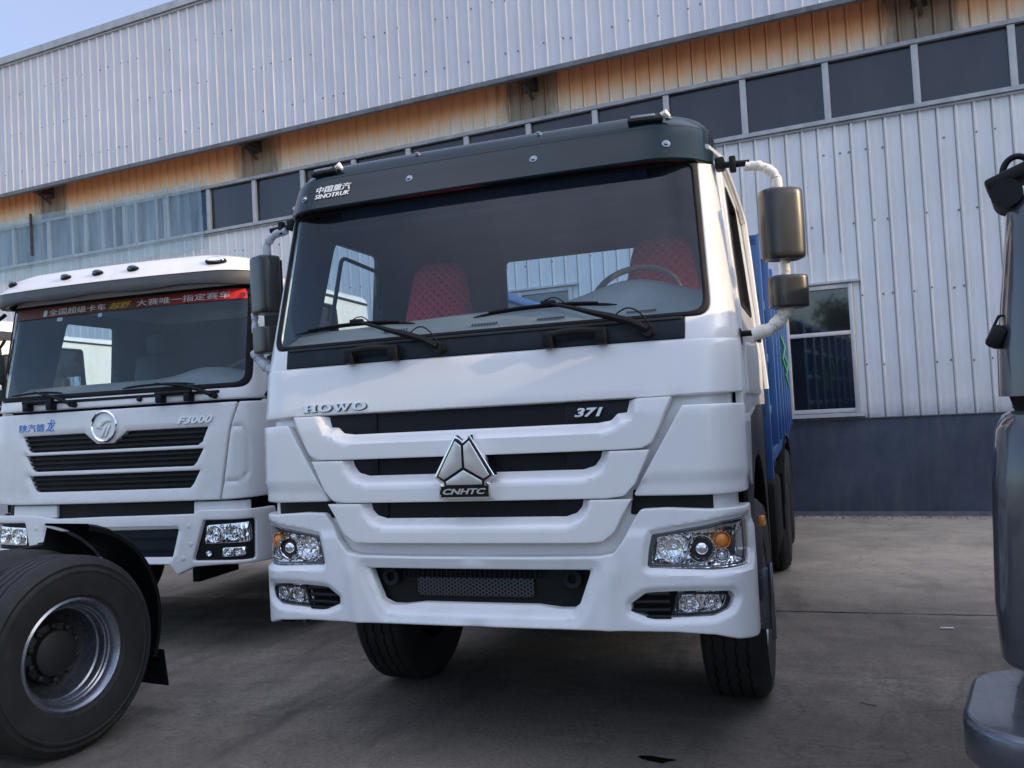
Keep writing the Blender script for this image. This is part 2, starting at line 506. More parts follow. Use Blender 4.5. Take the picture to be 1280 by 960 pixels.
def ground_mat():
    m, nt, b = newmat('worn_concrete'); b.inputs['Roughness'].default_value = .85; b.inputs['Specular IOR Level'].default_value = .3
    big = noise(nt, .55, 9, rough=.62); mid = noise(nt, 2.3, 8, rough=.7); fine = noise(nt, 38, 6, rough=.8)
    c = ramp(nt, big, [(.3, (.13, .112, .09)), (.48, (.21, .182, .148)), (.66, (.33, .29, .24))])
    mk = ramp(nt, mid, [(.42, (0, 0, 0)), (.62, (.65,) * 3)])
    c = mixc(nt, mk, c, (.105, .092, .078))
    fk = ramp(nt, fine, [(.38, (.6,) * 3), (.52, (0, 0, 0))])
    vf = noise(nt, 160, 3, rough=.8); c = mixc(nt, ramp(nt, vf, [(.55, (0, 0, 0)), (.68, (.5,) * 3)]), c, (.36, .33, .28))
    c = mixc(nt, ramp(nt, noise(nt, .8, 9, rough=.78, stretch=(.35, 2.2, 1)), [(.52, (0, 0, 0)), (.66, (.45,) * 3)]), c, (.36, .32, .26))
    c = mixc(nt, fk, c, (.08, .075, .068))
    # oil and tyre stains
    st = ramp(nt, noise(nt, 1.1, 6, rough=.65, stretch=(1.6, .35, 1)), [(.54, (0, 0, 0)), (.70, (.75,) * 3)])
    c = mixc(nt, st, c, (.055, .05, .046))
    # far yard's extra light put into the colour: paler, warmer beyond the joint
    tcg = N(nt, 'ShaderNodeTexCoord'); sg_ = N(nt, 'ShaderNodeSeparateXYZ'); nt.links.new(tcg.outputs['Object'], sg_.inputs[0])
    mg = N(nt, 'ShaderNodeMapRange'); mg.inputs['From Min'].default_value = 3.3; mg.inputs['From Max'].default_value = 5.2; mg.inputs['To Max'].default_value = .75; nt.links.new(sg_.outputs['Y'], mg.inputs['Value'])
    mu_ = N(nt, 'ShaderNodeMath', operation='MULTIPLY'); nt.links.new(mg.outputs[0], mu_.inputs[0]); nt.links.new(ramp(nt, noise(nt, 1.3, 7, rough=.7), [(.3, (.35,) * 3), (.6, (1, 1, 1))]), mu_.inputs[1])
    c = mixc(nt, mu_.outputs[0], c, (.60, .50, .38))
    # cracks
    v = N(nt, 'ShaderNodeTexVoronoi', feature='DISTANCE_TO_EDGE'); v.inputs['Scale'].default_value = .32
    tc = N(nt, 'ShaderNodeTexCoord'); ad = N(nt, 'ShaderNodeVectorMath', operation='ADD')
    n3 = N(nt, 'ShaderNodeTexNoise'); n3.inputs['Scale'].default_value = 1.3; n3.inputs['Detail'].default_value = 6
    sc_ = N(nt, 'ShaderNodeVectorMath', operation='SCALE'); sc_.inputs['Scale'].default_value = .8
    nt.links.new(tc.outputs['Object'], n3.inputs['Vector']); nt.links.new(n3.outputs['Color'], sc_.inputs[0])
    nt.links.new(tc.outputs['Object'], ad.inputs[0]); nt.links.new(sc_.outputs[0], ad.inputs[1]); nt.links.new(ad.outputs[0], v.inputs['Vector'])
    ck = ramp(nt, v.outputs['Distance'], [(.0, (.3,) * 3), (.003, (0, 0, 0))])
    c = mixc(nt, ck, c, (.03, .03, .03))
    nt.links.new(c, b.inputs['Base Color'])
    a = N(nt, 'ShaderNodeMath', operation='MULTIPLY_ADD'); nt.links.new(mid, a.inputs[0]); a.inputs[1].default_value = 1.2; nt.links.new(fine, a.inputs[2])
    bump(nt, b, a.outputs[0], .8, .016)
    rr = N(nt, 'ShaderNodeMapRange'); rr.inputs['To Min'].default_value = .6; rr.inputs['To Max'].default_value = .95
    nt.links.new(mid, rr.inputs['Value']); nt.links.new(rr.outputs[0], b.inputs['Roughness'])
    return m
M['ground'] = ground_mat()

def clad_mat(name, col, dirt, dirt_amt=.5, streak=(3, 3, .25), rough=.45, low=None):
    m, nt, b = newmat(name); b.inputs['Roughness'].default_value = rough; b.inputs['Metallic'].default_value = 0
    c = ramp(nt, noise(nt, 1.6, 5), [(.3, tuple(v * .93 for v in col)), (.7, tuple(v * 1.05 for v in col))])
    tcs = N(nt, 'ShaderNodeTexCoord'); sxs = N(nt, 'ShaderNodeSeparateXYZ'); nt.links.new(tcs.outputs['Object'], sxs.inputs[0])
    dv = N(nt, 'ShaderNodeMath', operation='DIVIDE'); nt.links.new(sxs.outputs['X'], dv.inputs[0]); dv.inputs[1].default_value = .85
    fl_ = N(nt, 'ShaderNodeMath', operation='FLOOR'); nt.links.new(dv.outputs[0], fl_.inputs[0])
    wn = N(nt, 'ShaderNodeTexWhiteNoise', noise_dimensions='1D'); nt.links.new(fl_.outputs[0], wn.inputs['W'])
    c = mixc(nt, ramp(nt, wn.outputs['Value'], [(0, (0, 0, 0)), (1, (.22,) * 3)]), c, dirt)
    s = ramp(nt, noise(nt, 2.2, 8, rough=.75, stretch=streak), [(.45, (0, 0, 0)), (.75, (dirt_amt,) * 3)])
    c = mixc(nt, s, c, dirt)
    if low:   # splash dirt just above the plinth: a stain of its own
        tc = N(nt, 'ShaderNodeTexCoord'); sx = N(nt, 'ShaderNodeSeparateXYZ'); nt.links.new(tc.outputs['Object'], sx.inputs[0])
        mr = N(nt, 'ShaderNodeMapRange'); mr.inputs['From Min'].default_value = low[0]; mr.inputs['From Max'].default_value = low[1]
        mr.inputs['To Min'].default_value = .75; mr.inputs['To Max'].default_value = 0
        nt.links.new(sx.outputs['Z'], mr.inputs['Value'])
        mu = N(nt, 'ShaderNodeMath', operation='MULTIPLY'); nt.links.new(mr.outputs[0], mu.inputs[0]); nt.links.new(noise(nt, 9, 5), mu.inputs[1])
        c = mixc(nt, mu.outputs[0], c, (.05, .06, .09))
    nt.links.new(c, b.inputs['Base Color'])
    bump(nt, b, noise(nt, 1.4, 3, stretch=(2, 2, .6)), .6, .04)
    return m
M['clad'] = clad_mat('lilac_grey_cladding', (.66, .65, .68), (.50, .49, .52), .3)
M['clad_low'] = clad_mat('grey_cladding', (.76, .75, .74), (.56, .55, .55), .4, low=(1.31, 1.55))

def rust_mat():
    m, nt, b = newmat('rust_stained_cladding'); b.inputs['Roughness'].default_value = .6
    tc = N(nt, 'ShaderNodeTexCoord'); sx = N(nt, 'ShaderNodeSeparateXYZ'); nt.links.new(tc.outputs['Object'], sx.inputs[0])
    n1 = noise(nt, .5, 5); n2 = noise(nt, 3, 6, stretch=(2, 2, .4))
    a = N(nt, 'ShaderNodeMath', operation='MULTIPLY_ADD'); nt.links.new(n1, a.inputs[0]); a.inputs[1].default_value = .45; nt.links.new(sx.outputs['Z'], a.inputs[2])
    a2 = N(nt, 'ShaderNodeMath', operation='MULTIPLY_ADD'); nt.links.new(n2, a2.inputs[0]); a2.inputs[1].default_value = .25; nt.links.new(a.outputs[0], a2.inputs[2])
    mr = N(nt, 'ShaderNodeMapRange'); mr.inputs['From Min'].default_value = 6.62; mr.inputs['From Max'].default_value = 7.22
    nt.links.new(a2.outputs[0], mr.inputs['Value'])
    c = ramp(nt, mr.outputs[0], [(.05, (.84, .74, .62)), (.35, (.90, .66, .45)), (.60, (.93, .50, .25)), (1, (.93, .44, .20))])
    # soot around each bracket (every 5.6 m along the wall)
    pp = N(nt, 'ShaderNodeMath', operation='SUBTRACT'); nt.links.new(sx.outputs['X'], pp.inputs[0]); pp.inputs[1].default_value = -3.17
    q = N(nt, 'ShaderNodeMath', operation='PINGPONG'); nt.links.new(pp.outputs[0], q.inputs[0]); q.inputs[1].default_value = 2.79
    q2 = N(nt, 'ShaderNodeMath', operation='MULTIPLY_ADD'); nt.links.new(n2, q2.inputs[0]); q2.inputs[1].default_value = -.7; nt.links.new(q.outputs[0], q2.inputs[2])
    s = ramp(nt, q2.outputs[0], [(0, (.8,) * 3), (.22, (0, 0, 0))])
    c = mixc(nt, s, c, (.20, .16, .12))
    nt.links.new(c, b.inputs['Base Color']); bump(nt, b, noise(nt, 1.4, 3, stretch=(2, 2, .6)), .3, .03)
    return m
M['rust'] = rust_mat()

def plinth_mat():
    m, nt, b = newmat('blue_grey_plinth_paint'); b.inputs['Roughness'].default_value = .55
    c = ramp(nt, noise(nt, 1.2, 7, rough=.65), [(.3, (.030, .040, .060)), (.5, (.044, .060, .090)), (.72, (.075, .088, .12))])
    s = ramp(nt, noise(nt, 3, 7, rough=.7, stretch=(2, 2, .3)), [(.50, (0, 0, 0)), (.75, (.6,) * 3)])
    c = mixc(nt, s, c, (.11, .105, .11))
    nt.links.new(c, b.inputs['Base Color']); bump(nt, b, noise(nt, 4, 8), .3, .02); return m
M['plinth'] = plinth_mat()
M['dark_pane'] = simple('dusty_dark_pane', (.028, .026, .034), .16, coat=.4, var=.5, vscale=1.2, stretch=(1, 1, .3))
M['low_pane'] = simple('dark_window_glass', (.012, .014, .016), .03, coat=1, spec=1, var=.3, vscale=2)
M['blue_pane'] = simple('blue_grey_pane', (.05, .085, .14), .25, var=.4, vscale=1.5)
def film_mat():
    m, nt, b = newmat('clear_ribbed_sheet'); nt.nodes.remove(b); out = nt.nodes['Material Output']
    tr = N(nt, 'ShaderNodeBsdfTransparent'); tr.inputs['Color'].default_value = (.82, .9, .92, 1)
    gl = N(nt, 'ShaderNodeBsdfGlossy'); gl.inputs['Roughness'].default_value = .15
    df = N(nt, 'ShaderNodeBsdfDiffuse'); df.inputs['Color'].default_value = (.5, .6, .62, 1)
    m1 = N(nt, 'ShaderNodeMixShader'); m1.inputs[0].default_value = .3; nt.links.new(df.outputs[0], m1.inputs[1]); nt.links.new(gl.outputs[0], m1.inputs[2])
    f = ramp(nt, noise(nt, 2, 6, stretch=(2, 2, .25)), [(.3, (.14,) * 3), (.75, (.5,) * 3)])
    m2 = N(nt, 'ShaderNodeMixShader'); nt.links.new(f, m2.inputs[0]); nt.links.new(tr.outputs[0], m2.inputs[1]); nt.links.new(m1.outputs[0], m2.inputs[2])
    nt.links.new(m2.outputs[0], out.inputs['Surface']); return m
M['film'] = film_mat()
def banner_mat():
    m, nt, b = newmat('red_banner'); b.inputs['Roughness'].default_value = .5
    tc = N(nt, 'ShaderNodeTexCoord'); sx = N(nt, 'ShaderNodeSeparateXYZ'); nt.links.new(tc.outputs['Object'], sx.inputs[0])
    mr = N(nt, 'ShaderNodeMapRange'); mr.inputs['From Min'].default_value = -.8; mr.inputs['From Max'].default_value = 1.15
    nt.links.new(sx.outputs['X'], mr.inputs['Value'])
    c = ramp(nt, mr.outputs[0], [(0, (.16, .035, .02)), (.45, (.12, .03, .01)), (.75, (.30, .012, .012)), (.89, (.33, .012, .012)), (.92, (.72, .03, .03))])
    nt.links.new(c, b.inputs['Base Color']); return m
M['banner'] = banner_mat()

# ------------------------------------------------------------------ wheels
def axisM(c, d):
    """matrix whose +Z is d, at c"""
    d = Vector(d).normalized(); q = Vector((0, 0, 1)).rotation_difference(d)
    return Matrix.Translation(Vector(c)) @ q.to_matrix().to_4x4()

def wheel(parent, c, side, R=.54, W=.30, rim=.30, dish=.10, rimmat='steel', zig=.006, blocks=40):
    """c: centre of the outer face plane; side +1 faces +x. Part 'wheel' is the rim, its sub-parts tyre and hub"""
    Mx = axisM(c, (side, 0, 0)); w = W / 2
    mb = MB()
    h0 = -.012
    prof = [(rim + .010, h0 - .03), (rim + .014, h0 - .006), (rim + .002, h0), (rim - .012, h0 - .012), (rim - .022, h0 - .05), (rim - .030, h0 - .055),
            (rim - .033, h0 - dish * .35), (rim - .040, h0 - dish * .37), (rim - .036, h0 - dish * .40), (rim - .038, h0 - dish * .62), (rim - .047, h0 - dish * .65), (rim - .043, h0 - dish * .68), (rim - .050, h0 - dish * .80), (rim - .058, h0 - dish), (rim - .072, h0 - dish - .020)]
    mb.lathe(prof, 56, Mx)
    # hand holes as dark recessed ovals read by geometry: raised nuts ring
    w_ = mb.build('wheel', M[rimmat], parent, sharp=40)
    hb = MB(); hd = h0 - dish
    hb.lathe([(rim - .060, hd - .010), (rim - .10, hd - .03), (.16, hd - .035), (.15, hd - .01), (.001, hd)], 48, Mx)
    hb.lathe([(.155, hd - .03), (.15, hd + .012), (.12, hd + .02), (.115, hd + .055), (.09, hd + .07), (.02, hd + .072), (.001, hd + .072)], 32, Mx)
    for k in range(10):
        a = 2 * PI * k / 10
        hb.lathe([(.017, hd), (.016, hd + .04), (.008, hd + .046), (.001, hd + .046)], 8, Mx @ Matrix.Translation((.138 * math.cos(a), .138 * math.sin(a), 0)))
    for k in range(8):
        a = 2 * PI * (k + .5) / 8
        hb.lathe([(.030, hd - .036), (.030, hd - .022), (.001, hd - .022)], 14, Mx @ Matrix.Translation((.20 * math.cos(a), .20 * math.sin(a), 0)))
    hb.build('hub', M['hub'], w_)
    tb = MB(); g = .012; t = W * .5
    P = [(rim + .012, -.02), (rim + .03, -.004), (rim + .07, .004), (rim + (R - rim) * .45, .012), (rim + (R - rim) * .62, .012), (rim + (R - rim) * .64, .017), (rim + (R - rim) * .68, .016), (rim + (R - rim) * .69, .010), (R - .06, .004), (R - .045, .008), (R - .040, .002), (R - .028, -.008), (R - .012, -.022), (R - .002, -.036), (R, -.045)]
    x = -.045; tw = W - .09
    for k in range(4):
        s = (k + .5) * tw / 4 + .0
        xa = -.045 - s + .007 - .006; xb = xa - .013
        P += [(R, xa), (R - g, xa - .002), (R - g, xb + .002), (R, xb)]
    P += [(R, -W + .045), (R - .012, -W + .022), (R - .028, -W + .008), (R - .06, -W), (rim + .06, -W), (rim, -W + .02)]
    def wob(r, h, a):
        return zig * (1 - 2 * abs(((a * blocks / (2 * PI)) % 1) * 2 - 1)) if (r > R - g - .004 and -W + .06 < h < -.06) else 0
    tb.lathe(P, blocks * 4, Mx, wob)
    tb.build('tyre', M['tyre'], w_, sharp=30)
    return w_
# ================================================================== MAIN TRUCK
S = Surf([(.4, .03), (.6, .02), (1.0, .015), (1.6, .03), (1.92, .075), (2.8, .28), (3.1, .42)],
         [(0, 1.245), (1.9, 1.245), (2.8, 1.165), (3.2, 1.13)])
truck = empty('stake_truck', 'large white truck in the centre with black sun visor, red seats and blue cargo body', 'truck')

def ringpoly(p): return p
def add_panel(name, mat, outer, holes=(), parent=truck, smap=S, **k):
    mb = MB(); panel(mb, smap, outer, holes, **k); return mb.build(name, M[mat] if isinstance(mat, str) else mat, parent)

# -- cab shell: front, pillars, both sides as one wrapped sheet with openings
WS = [(-1.142, 2.02), (1.142, 2.02), (1.128, 2.35, 0), (1.098, 2.79), (-1.098, 2.79), (-1.128, 2.35, 0)]
WSr = [(x, z, r) for (x, z), r in zip([(-1.142, 2.02), (1.142, 2.02), (1.098, 2.80), (-1.098, 2.80)], (.07, .07, .04, .04))]
def sidepoly(pts, sg=1):
    o = [(sg * S.us(p[0], p[1]), p[1]) + tuple(p[2:]) for p in pts]
    return o if sg > 0 else o[::-1]
DW = [(.62, 2.10, .06), (1.44, 2.10, .06), (1.44, 2.75, .08), (.80, 2.75, .08)]
def toU(pts): return [(S.u(p[0], p[1]), p[1]) + tuple(p[2:]) for p in pts]
yend = 2.15
def shell(lift, depth, roll, zlo, grow, name, mat, back=False):
    out = [(-S.us(yend, zlo), zlo), (0, zlo), (S.us(yend, zlo), zlo), (S.us(yend, 2.5), 2.5), (S.us(yend, 2.92), 2.92), (0, 2.92), (-S.us(yend, 2.92), 2.92), (-S.us(yend, 2.5), 2.5)]
    ws = toU([(x + math.copysign(grow, x), z + (grow if z > 2.4 else -grow), r) for x, z, r in WSr])
    hs = [ws] + [sidepoly([(y + (grow if y > 1 else -grow), z + (grow if z > 2.4 else -grow), r) for y, z, r in DW], s) for s in (1, -1)]
    mb = MB(); panel(mb, S, out, hs, roll=roll, depth=depth, grid=.05, lift=lift, conv=False, r=0.004, step=.05, back=back)
    return mb, name, mat
mb, n_, m_ = shell(0, .035, .012, 1.90, 0, 'cab_shell', 'white')
cab = mb.build('cab_shell', M['white'], truck)
mb, _, _ = shell(-.040, .012, 0, 1.93, -.012, '', '', back=True)
lining = mb.build('cab_lining', M['inner'], cab)

# lower sides behind the front panels, roof, rear wall
sb = MB()
for sg in (1, -1):
    q = sidepoly([(.30, 1.58), (.62, 1.20), (.75, 1.54), (1.25, 1.60), (yend, 1.60), (yend, 1.905), (.30, 1.905)], sg)
    panel(sb, S, q, (), roll=.006, depth=.03, grid=.08, conv=False, r=.03)
sb.build('side_panel', M['white'], cab)
# roof cap with rounded edge
def roof(zs, a_in, name, mat, parent, surf=S, yend=yend, z0=2.90):
    rows = []; n = 60
    for k in range(6):
        t = k / 5 * PI / 2; ins = .10 * (1 - math.cos(t)) ; z = z0 + .09 * math.sin(t)
        row = []
        U = surf.us(yend, z0)
        for j in range(n + 1):
            u = -U + 2 * U * j / n; p = surf(u, z0, 0)
            cx, cy = 0, 1.2; d = Vector((p[0] - cx, p[1] - cy)); L = d.length
            q = Vector((cx, cy)) + d * (1 - ins / L); row.append((q.x, q.y, z))
        rows.append(row)
    c = [(0, 1.2, z0 + .11)] * (n + 1); rows.append(c)
    mb = MB(); mb.grid(rows, closed=True); return mb.build(name, mat, parent)
roof(None, None, 'roof', M['white'], cab)
mb = MB(); U_ = S.us(yend, 2.89)
mb.add([tuple(Vector(S(-U_ + 2 * U_ * j / 60, 2.89, -.05))) for j in range(61)], [list(range(61))]); mb.box((0, .56, 2.83), (2.1, .06, .24), Matrix.Rotation(-.25, 3, 'X')); mb.build('headliner', M['inner'], cab)
rw = MB(); fl = Flat((0, yend, 0), (1, 0, 0), (0, 0, 1), (0, 1, 0))
panel(rw, fl, [(-1.2, 1.60), (1.2, 1.60), (1.155, 2.91), (-1.155, 2.91)], [[(-.50, 2.24, .04), (.50, 2.24, .04), (.50, 2.73, .04), (-.50, 2.73, .04)]], roll=.004, depth=.03, grid=.1, lift=-.002)
rw.build('rear_wall', M['inner'], cab)
rg = MB(); panel(rg, fl, [(-.50, 2.24, .04), (.50, 2.24, .04), (.50, 2.73, .04), (-.50, 2.73, .04)], roll=0, depth=.004, grid=.3, lift=-.02)
rg.build('rear_window', M['glass'], cab)
fr = MB()
for a, b in (((-.51, 2.24), (-.51, 2.73)), ((-.51, 2.735), (.51, 2.735)), ((.51, 2.73), (.51, 2.24)), ((.51, 2.235), (-.51, 2.235))):
    fr.tube([(a[0], yend - .04, a[1]), (b[0], yend - .04, b[1])], .014, 8)
fr.build('window_seal', M['rubber'], cab)
fb = MB(); fb.box((0, 1.15, 1.66), (2.34, 1.9, .05)); fb.box((0, .35, 1.85), (2.3, .10, .30)); fb.build('cab_floor', M['inner'], cab)

# -- windshield with printed border
fr = MB(); panel(fr, S, WSr, [[(x * .980, z + (.020 if z < 2.4 else -.045), r) for x, z, r in WSr]], roll=.006, depth=.02, grid=.03, lift=.003)
fr.build('windshield_seal', M['rubber'], truck)
g = add_panel('windshield', 'glass', [(x * .985, z + (.01 if z < 2.4 else -.01), r) for x, z, r in WSr], roll=0, depth=.004, grid=.06, lift=-.006)
# black cowl band under the glass
cw = add_panel('cowl', 'cowl', [(-1.03, 1.917), (1.03, 1.917), (1.034, 2.018), (-1.034, 2.018)], roll=.005, depth=.02, grid=.05, lift=.006, r=.006)
ub = MB()
panel(ub, S, [(-1.02, 2.004), (1.02, 2.004), (1.02, 2.018), (-1.02, 2.018)], roll=.003, depth=.01, grid=.05, lift=.012, r=.002)
ub.build('cowl_trim', M['dkgrey'], cw)
for cx in (.54, -.50):
    h = MB()
    for dx in (-.125, .125):
        p = Vector(S(cx + dx, 1.955)); h.box(p + Vector((0, -.03, 0)), (.05, .07, .075), bev=.008)
    pts = [Vector(S(cx + t, 1.962 + .012 * (1 - (t / .125) ** 2), .05)) for t in np.linspace(-.14, .14, 9)]
    h.tube(pts, .019, 10)
    h.build('grab_handle', M['black'], cw)

# -- sun visor (black blue), an overhanging moulded shell
V = Surf([(2.74, .175), (2.80, .205), (2.87, .238), (2.93, .262), (2.945, .274), (3.0, .325), (3.03, .37), (3.055, .44), (3.065, .53), (3.07, .62)],
         [(2.74, 1.165), (2.86, 1.165), (2.93, 1.16), (2.98, 1.14), (3.02, 1.11), (3.05, 1.06), (3.07, 1.0)], r=.28, crown=.035)
mb = MB(); rows = []
zl = [2.762, 2.768, 2.80, 2.84, 2.88, 2.92, 2.936, 2.940, 2.944, 2.97, 3.0, 3.02, 3.035, 3.048, 3.057, 3.064, 3.069]
for z in zl:
    U = V.a(z) - V.r + V.r * PI / 2 + .16
    row = []
    for j in range(81):
        u = -U + 2 * U * j / 80
        zz = z
        row.append(V(u, zz, -.006 if z == 2.762 else (-.003 if z == 2.940 else 0)))
    rows.append(row)
mb.grid(rows)
back = [[V(-(V.a(z) - V.r + V.r * PI / 2 + .16) * (1 - j / 40.), z, -.03) for j in range(81)] for z in zl[1:]]
mb.grid([rows[0]] + back, flip=True)
top = [(0, .75, 3.09)] * 81; mb.grid([rows[-1], [(p[0] * .9, max(p[1], .3) + .25, 3.085) for p in rows[-1]]])
vis = mb.build('sun_visor', M['visor'], truck)
for x, z in ((.975, 2.84), (-.975, 2.84), (.335, 2.857), (-.335, 2.857), (.975, 3.003), (-.975, 3.003), (.335, 3.012), (-.335, 3.012)):
    p = V(V.u(x, z), z, 0); q = V(V.u(x, z), z, 1); d = Vector(q) - Vector(p)
    b = MB(); A = axisM(p, d)
    b.lathe([(.020, -.002), (.020, .003), (.012, .005), (.011, .012), (.006, .014), (.001, .013)], 18, A)
    b.build('bolt', M['steel'], vis)
for sg in (1, -1):
    z = 2.985; u = V.u(sg * .875, z); p = Vector(V(u, z, 0)); d = (Vector(V(u, z, 1)) - p).normalized()
    ex = (Vector(V(u + .01, z, 0)) - p).normalized(); ez = d.cross(ex) * -1
    R3 = Matrix((ex, d.cross(ex), d)).transposed()
    b = MB(); b.box(p + d * .010, (.17, .055, .03), R3, bev=.012)
    lm = b.build('marker_lamp', M['black'], vis)
    b = MB(); b.box(p + d * .022 - ex * .01, (.12, .030, .018), R3, bev=.007); b.build('lens', M['dark_lens'], lm)
    b = MB(); pts = [p + d * .02 + ex * (.075 + .02 * k) + Vector((0, 0, .012 * math.sin(k * 2.1))) for k in range(3)]
    b.tube(pts, [.014, .018, .008], 7); b.build('wrapping_scrap', M['cream'], lm)
letter('lettering', '中国重汽', V, -.897, -.682, 2.853, 2.892, M['white_letter'], vis, bold=.008, shear=.12, lift=.003)
letter('lettering', 'SINOTRUK', V, -.895, -.682, 2.820, 2.846, M['white_letter'], vis, bold=.012, shear=.12, lift=.003)

# -- white base moulding behind the front panels
UB = S.a(1.4) - S.r + S.r * PI / 2 + .05
fbm = add_panel('front_base', 'white', sym([(UB, 1.68), (UB, 1.12), (.86, 1.10), (.80, .952)]), roll=.004, depth=.02, grid=.05, lift=-.045, r=.01, conv=False)
db = MB()
for sg in (1, -1):
    q = [(.748 * sg, 1.15), (1.125 * sg, 1.15), (1.125 * sg, 1.26), (.765 * sg, 1.26)]
    panel(db, S, q, roll=0, depth=.01, grid=.06, lift=-.040)
db.build('gap_panel', M['black'], fbm)
# -- upper hood panel
HOODZ = 1.913
def uend(z): return S.a(z) - S.r + S.r * PI / 2 + .06
hood_o = [(-uend(1.665), 1.648), (-.965, 1.668), (.965, 1.668), (uend(1.67), 1.672), (uend(1.9), HOODZ), (-uend(1.9), HOODZ)]
hood = add_panel('hood_panel', 'white', hood_o, roll=.006, depth=.05, grid=.04, conv=False, lift=.004, r=.012)
# -- three stepped lips with the slots between
def slot_poly(pts): return sym(pts)
s1 = [(.775, 1.68), (.757, 1.607), (.715, 1.604), (.686, 1.575), (.625, 1.564)]
s2 = [(.637, 1.46), (.630, 1.410), (.602, 1.376), (.55, 1.357)]
s3 = [(.540, 1.26), (.534, 1.199), (.509, 1.168), (.46, 1.147)]
def lipf(slot, zt, w=.046, lo=-.030, hi=.022):
    poly = dens(sym(slot), .03)
    def f(P):
        d = sdist(P, poly); zz = P[:, 1]
        t = np.clip(d / w, 0, 1)
        top = sm((zz - (zt - .10)) / .10) * (np.abs(P[:, 0]) > slot[0][0])
        return lo + (hi - lo) * t * 1.0 - 0.0 * top
    return f
lip1 = [(.765, 1.662, .004), (.757, 1.607), (.715, 1.604), (.686, 1.575, .02), (.625, 1.564)]
def lip(outer_r, slot):
    """outer_r: right edge from top to bottom; slot: right half of the notch from top to bottom"""
    right = outer_r; notch = slot
    return [(-q[0],) + tuple(q[1:]) for q in right][::-1][::-1][0:0] + right + [(-q[0],) + tuple(q[1:]) for q in right][::-1] + [(-q[0],) + tuple(q[1:]) for q in notch] + notch[::-1]
L1 = lip([(.963, 1.662, .003), (.93, 1.593, 0), (.903, 1.532, .02), (.868, 1.466, .03), (.82, 1.443, .03), (.70, 1.440, .01)], [(.772, 1.662, .003), (.757, 1.607, .004), (.715, 1.604, .02), (.686, 1.572, .03), (.622, 1.564, .02)])
L2 = lip([(.858, 1.436, .003), (.821, 1.36, 0), (.785, 1.288, .03), (.735, 1.236, .04), (.66, 1.227, .01)], [(.638, 1.436, .003), (.628, 1.405, .02), (.602, 1.372, .03), (.545, 1.357, .02)])
L3 = lip([(.768, 1.222, .003), (.727, 1.160, 0), (.682, 1.078, .04), (.625, 1.034, .04), (.55, 1.031, .01)], [(.541, 1.222, .003), (.533, 1.190, .02), (.507, 1.162, .03), (.455, 1.147, .02)])
for L, sl, zt in ((L1, s1, 1.66), (L2, s2, 1.436), (L3, s3, 1.222)):
    add_panel('grille_lip', 'white', L, roll=.004, depth=.045, grid=.016, step=.02, lift=0, liftfn=lipf(sl, zt))
for k, (x, z0, z1) in enumerate(((.79, 1.555, 1.672), (.66, 1.345, 1.452), (.565, 1.135, 1.245))):
    gb = MB(); panel(gb, S, [(-x, z0), (x, z0), (x, z1), (-x, z1)], roll=0, depth=.01, grid=.06, lift=-.036)
    gm = gb.build('grille_mesh', M['mesh'], truck)
    e = MB(); sc_ = (.47, .47, .42)[k]
    for sg in (1, -1):
        x1 = sc_ if sg > 0 else (.50, .50, .45)[k]
        panel(e, S, [(sg * x1, z0 + .004), (sg * (x - .01), z0 + .004), (sg * (x - .01), z1 - .002), (sg * x1, z1 - .002)], roll=.002, depth=.01, grid=.06, lift=-.028, r=.002)
    e.build('end_plate', M['slot'], gm)
letter('lettering', '371', S, .520, .652, 1.594, 1.636, M['silver'], hood, bold=.035, shear=.28, lift=-.018, extr=.008)
# serif chrome letters
def serif(which, x0, w, z0, h, lf=.016, mt='silver', nm='lettering'):
    mb = MB(); sf = Flat((0, 0, 0), (1, 0, 0), (0, 0, 1), (0, -1, 0))
    def ext(poly):
        if area(poly) < 0: poly = poly[::-1]
        P = [(x0 + x * w, z0 + z * h) for x, z in poly]
        ov, T, idx = triangulate([P], 1.0)
        mb.add([S(S.u(x, z), z, lf) for x, z in ov], T)
        for i in range(len(P)):
            a, b = P[i], P[(i + 1) % len(P)]
            mb.add([S(S.u(*a), a[1], lf), S(S.u(*a), a[1], .002), S(S.u(*b), b[1], .002), S(S.u(*b), b[1], lf)], [(0, 1, 2, 3)])
    if which == 'H':
        for s in (0, .58):
            ext([(s, 0), (s + .42, 0), (s + .42, .13), (s + .34, .13), (s + .34, .87), (s + .42, .87), (s + .42, 1), (s, 1), (s, .87), (s + .08, .87), (s + .08, .13), (s, .13)])
        ext([(.34, .42), (.66, .42), (.66, .56), (.34, .56)])
    if which == 'O':
        n = 28
        for k in range(n):
            a, b = 2 * PI * k / n, 2 * PI * (k + 1) / n
            o = lambda t: (.5 + .5 * math.cos(t), .5 + .52 * math.sin(t)); i = lambda t: (.5 + .26 * math.cos(t), .5 + .40 * math.sin(t))
            ext([o(a), o(b), i(b), i(a)])
    if which == 'W':
        ext([(.0, 1), (0, .88), (.05, .88), (.24, 0), (.36, 0), (.50, .55), (.62, 0), (.74, 0), (.95, .88), (1, .88), (1, 1), (.74, 1), (.74, .88), (.82, .88), (.70, .32), (.56, .88), (.62, .88), (.62, 1), (.38, 1), (.38, .88), (.42, .88), (.46, .70), (.34, .30), (.24, .88), (.30, .88), (.30, 1)])
    return mb.build(nm, M[mt], hood, smooth=False)
serif('H', -.908, .080, 1.684, .036); serif('O', -.818, .080, 1.684, .036); serif('W', -.732, .104, 1.684, .036); serif('O', -.620, .082, 1.684, .036)
for ch_, x_, w_ in (('H', -.908, .080), ('O', -.818, .080), ('W', -.732, .104), ('O', -.620, .082)): serif(ch_, x_ + .0005, w_ + .003, 1.682, .038, .009, 'slot', 'letter_edge')

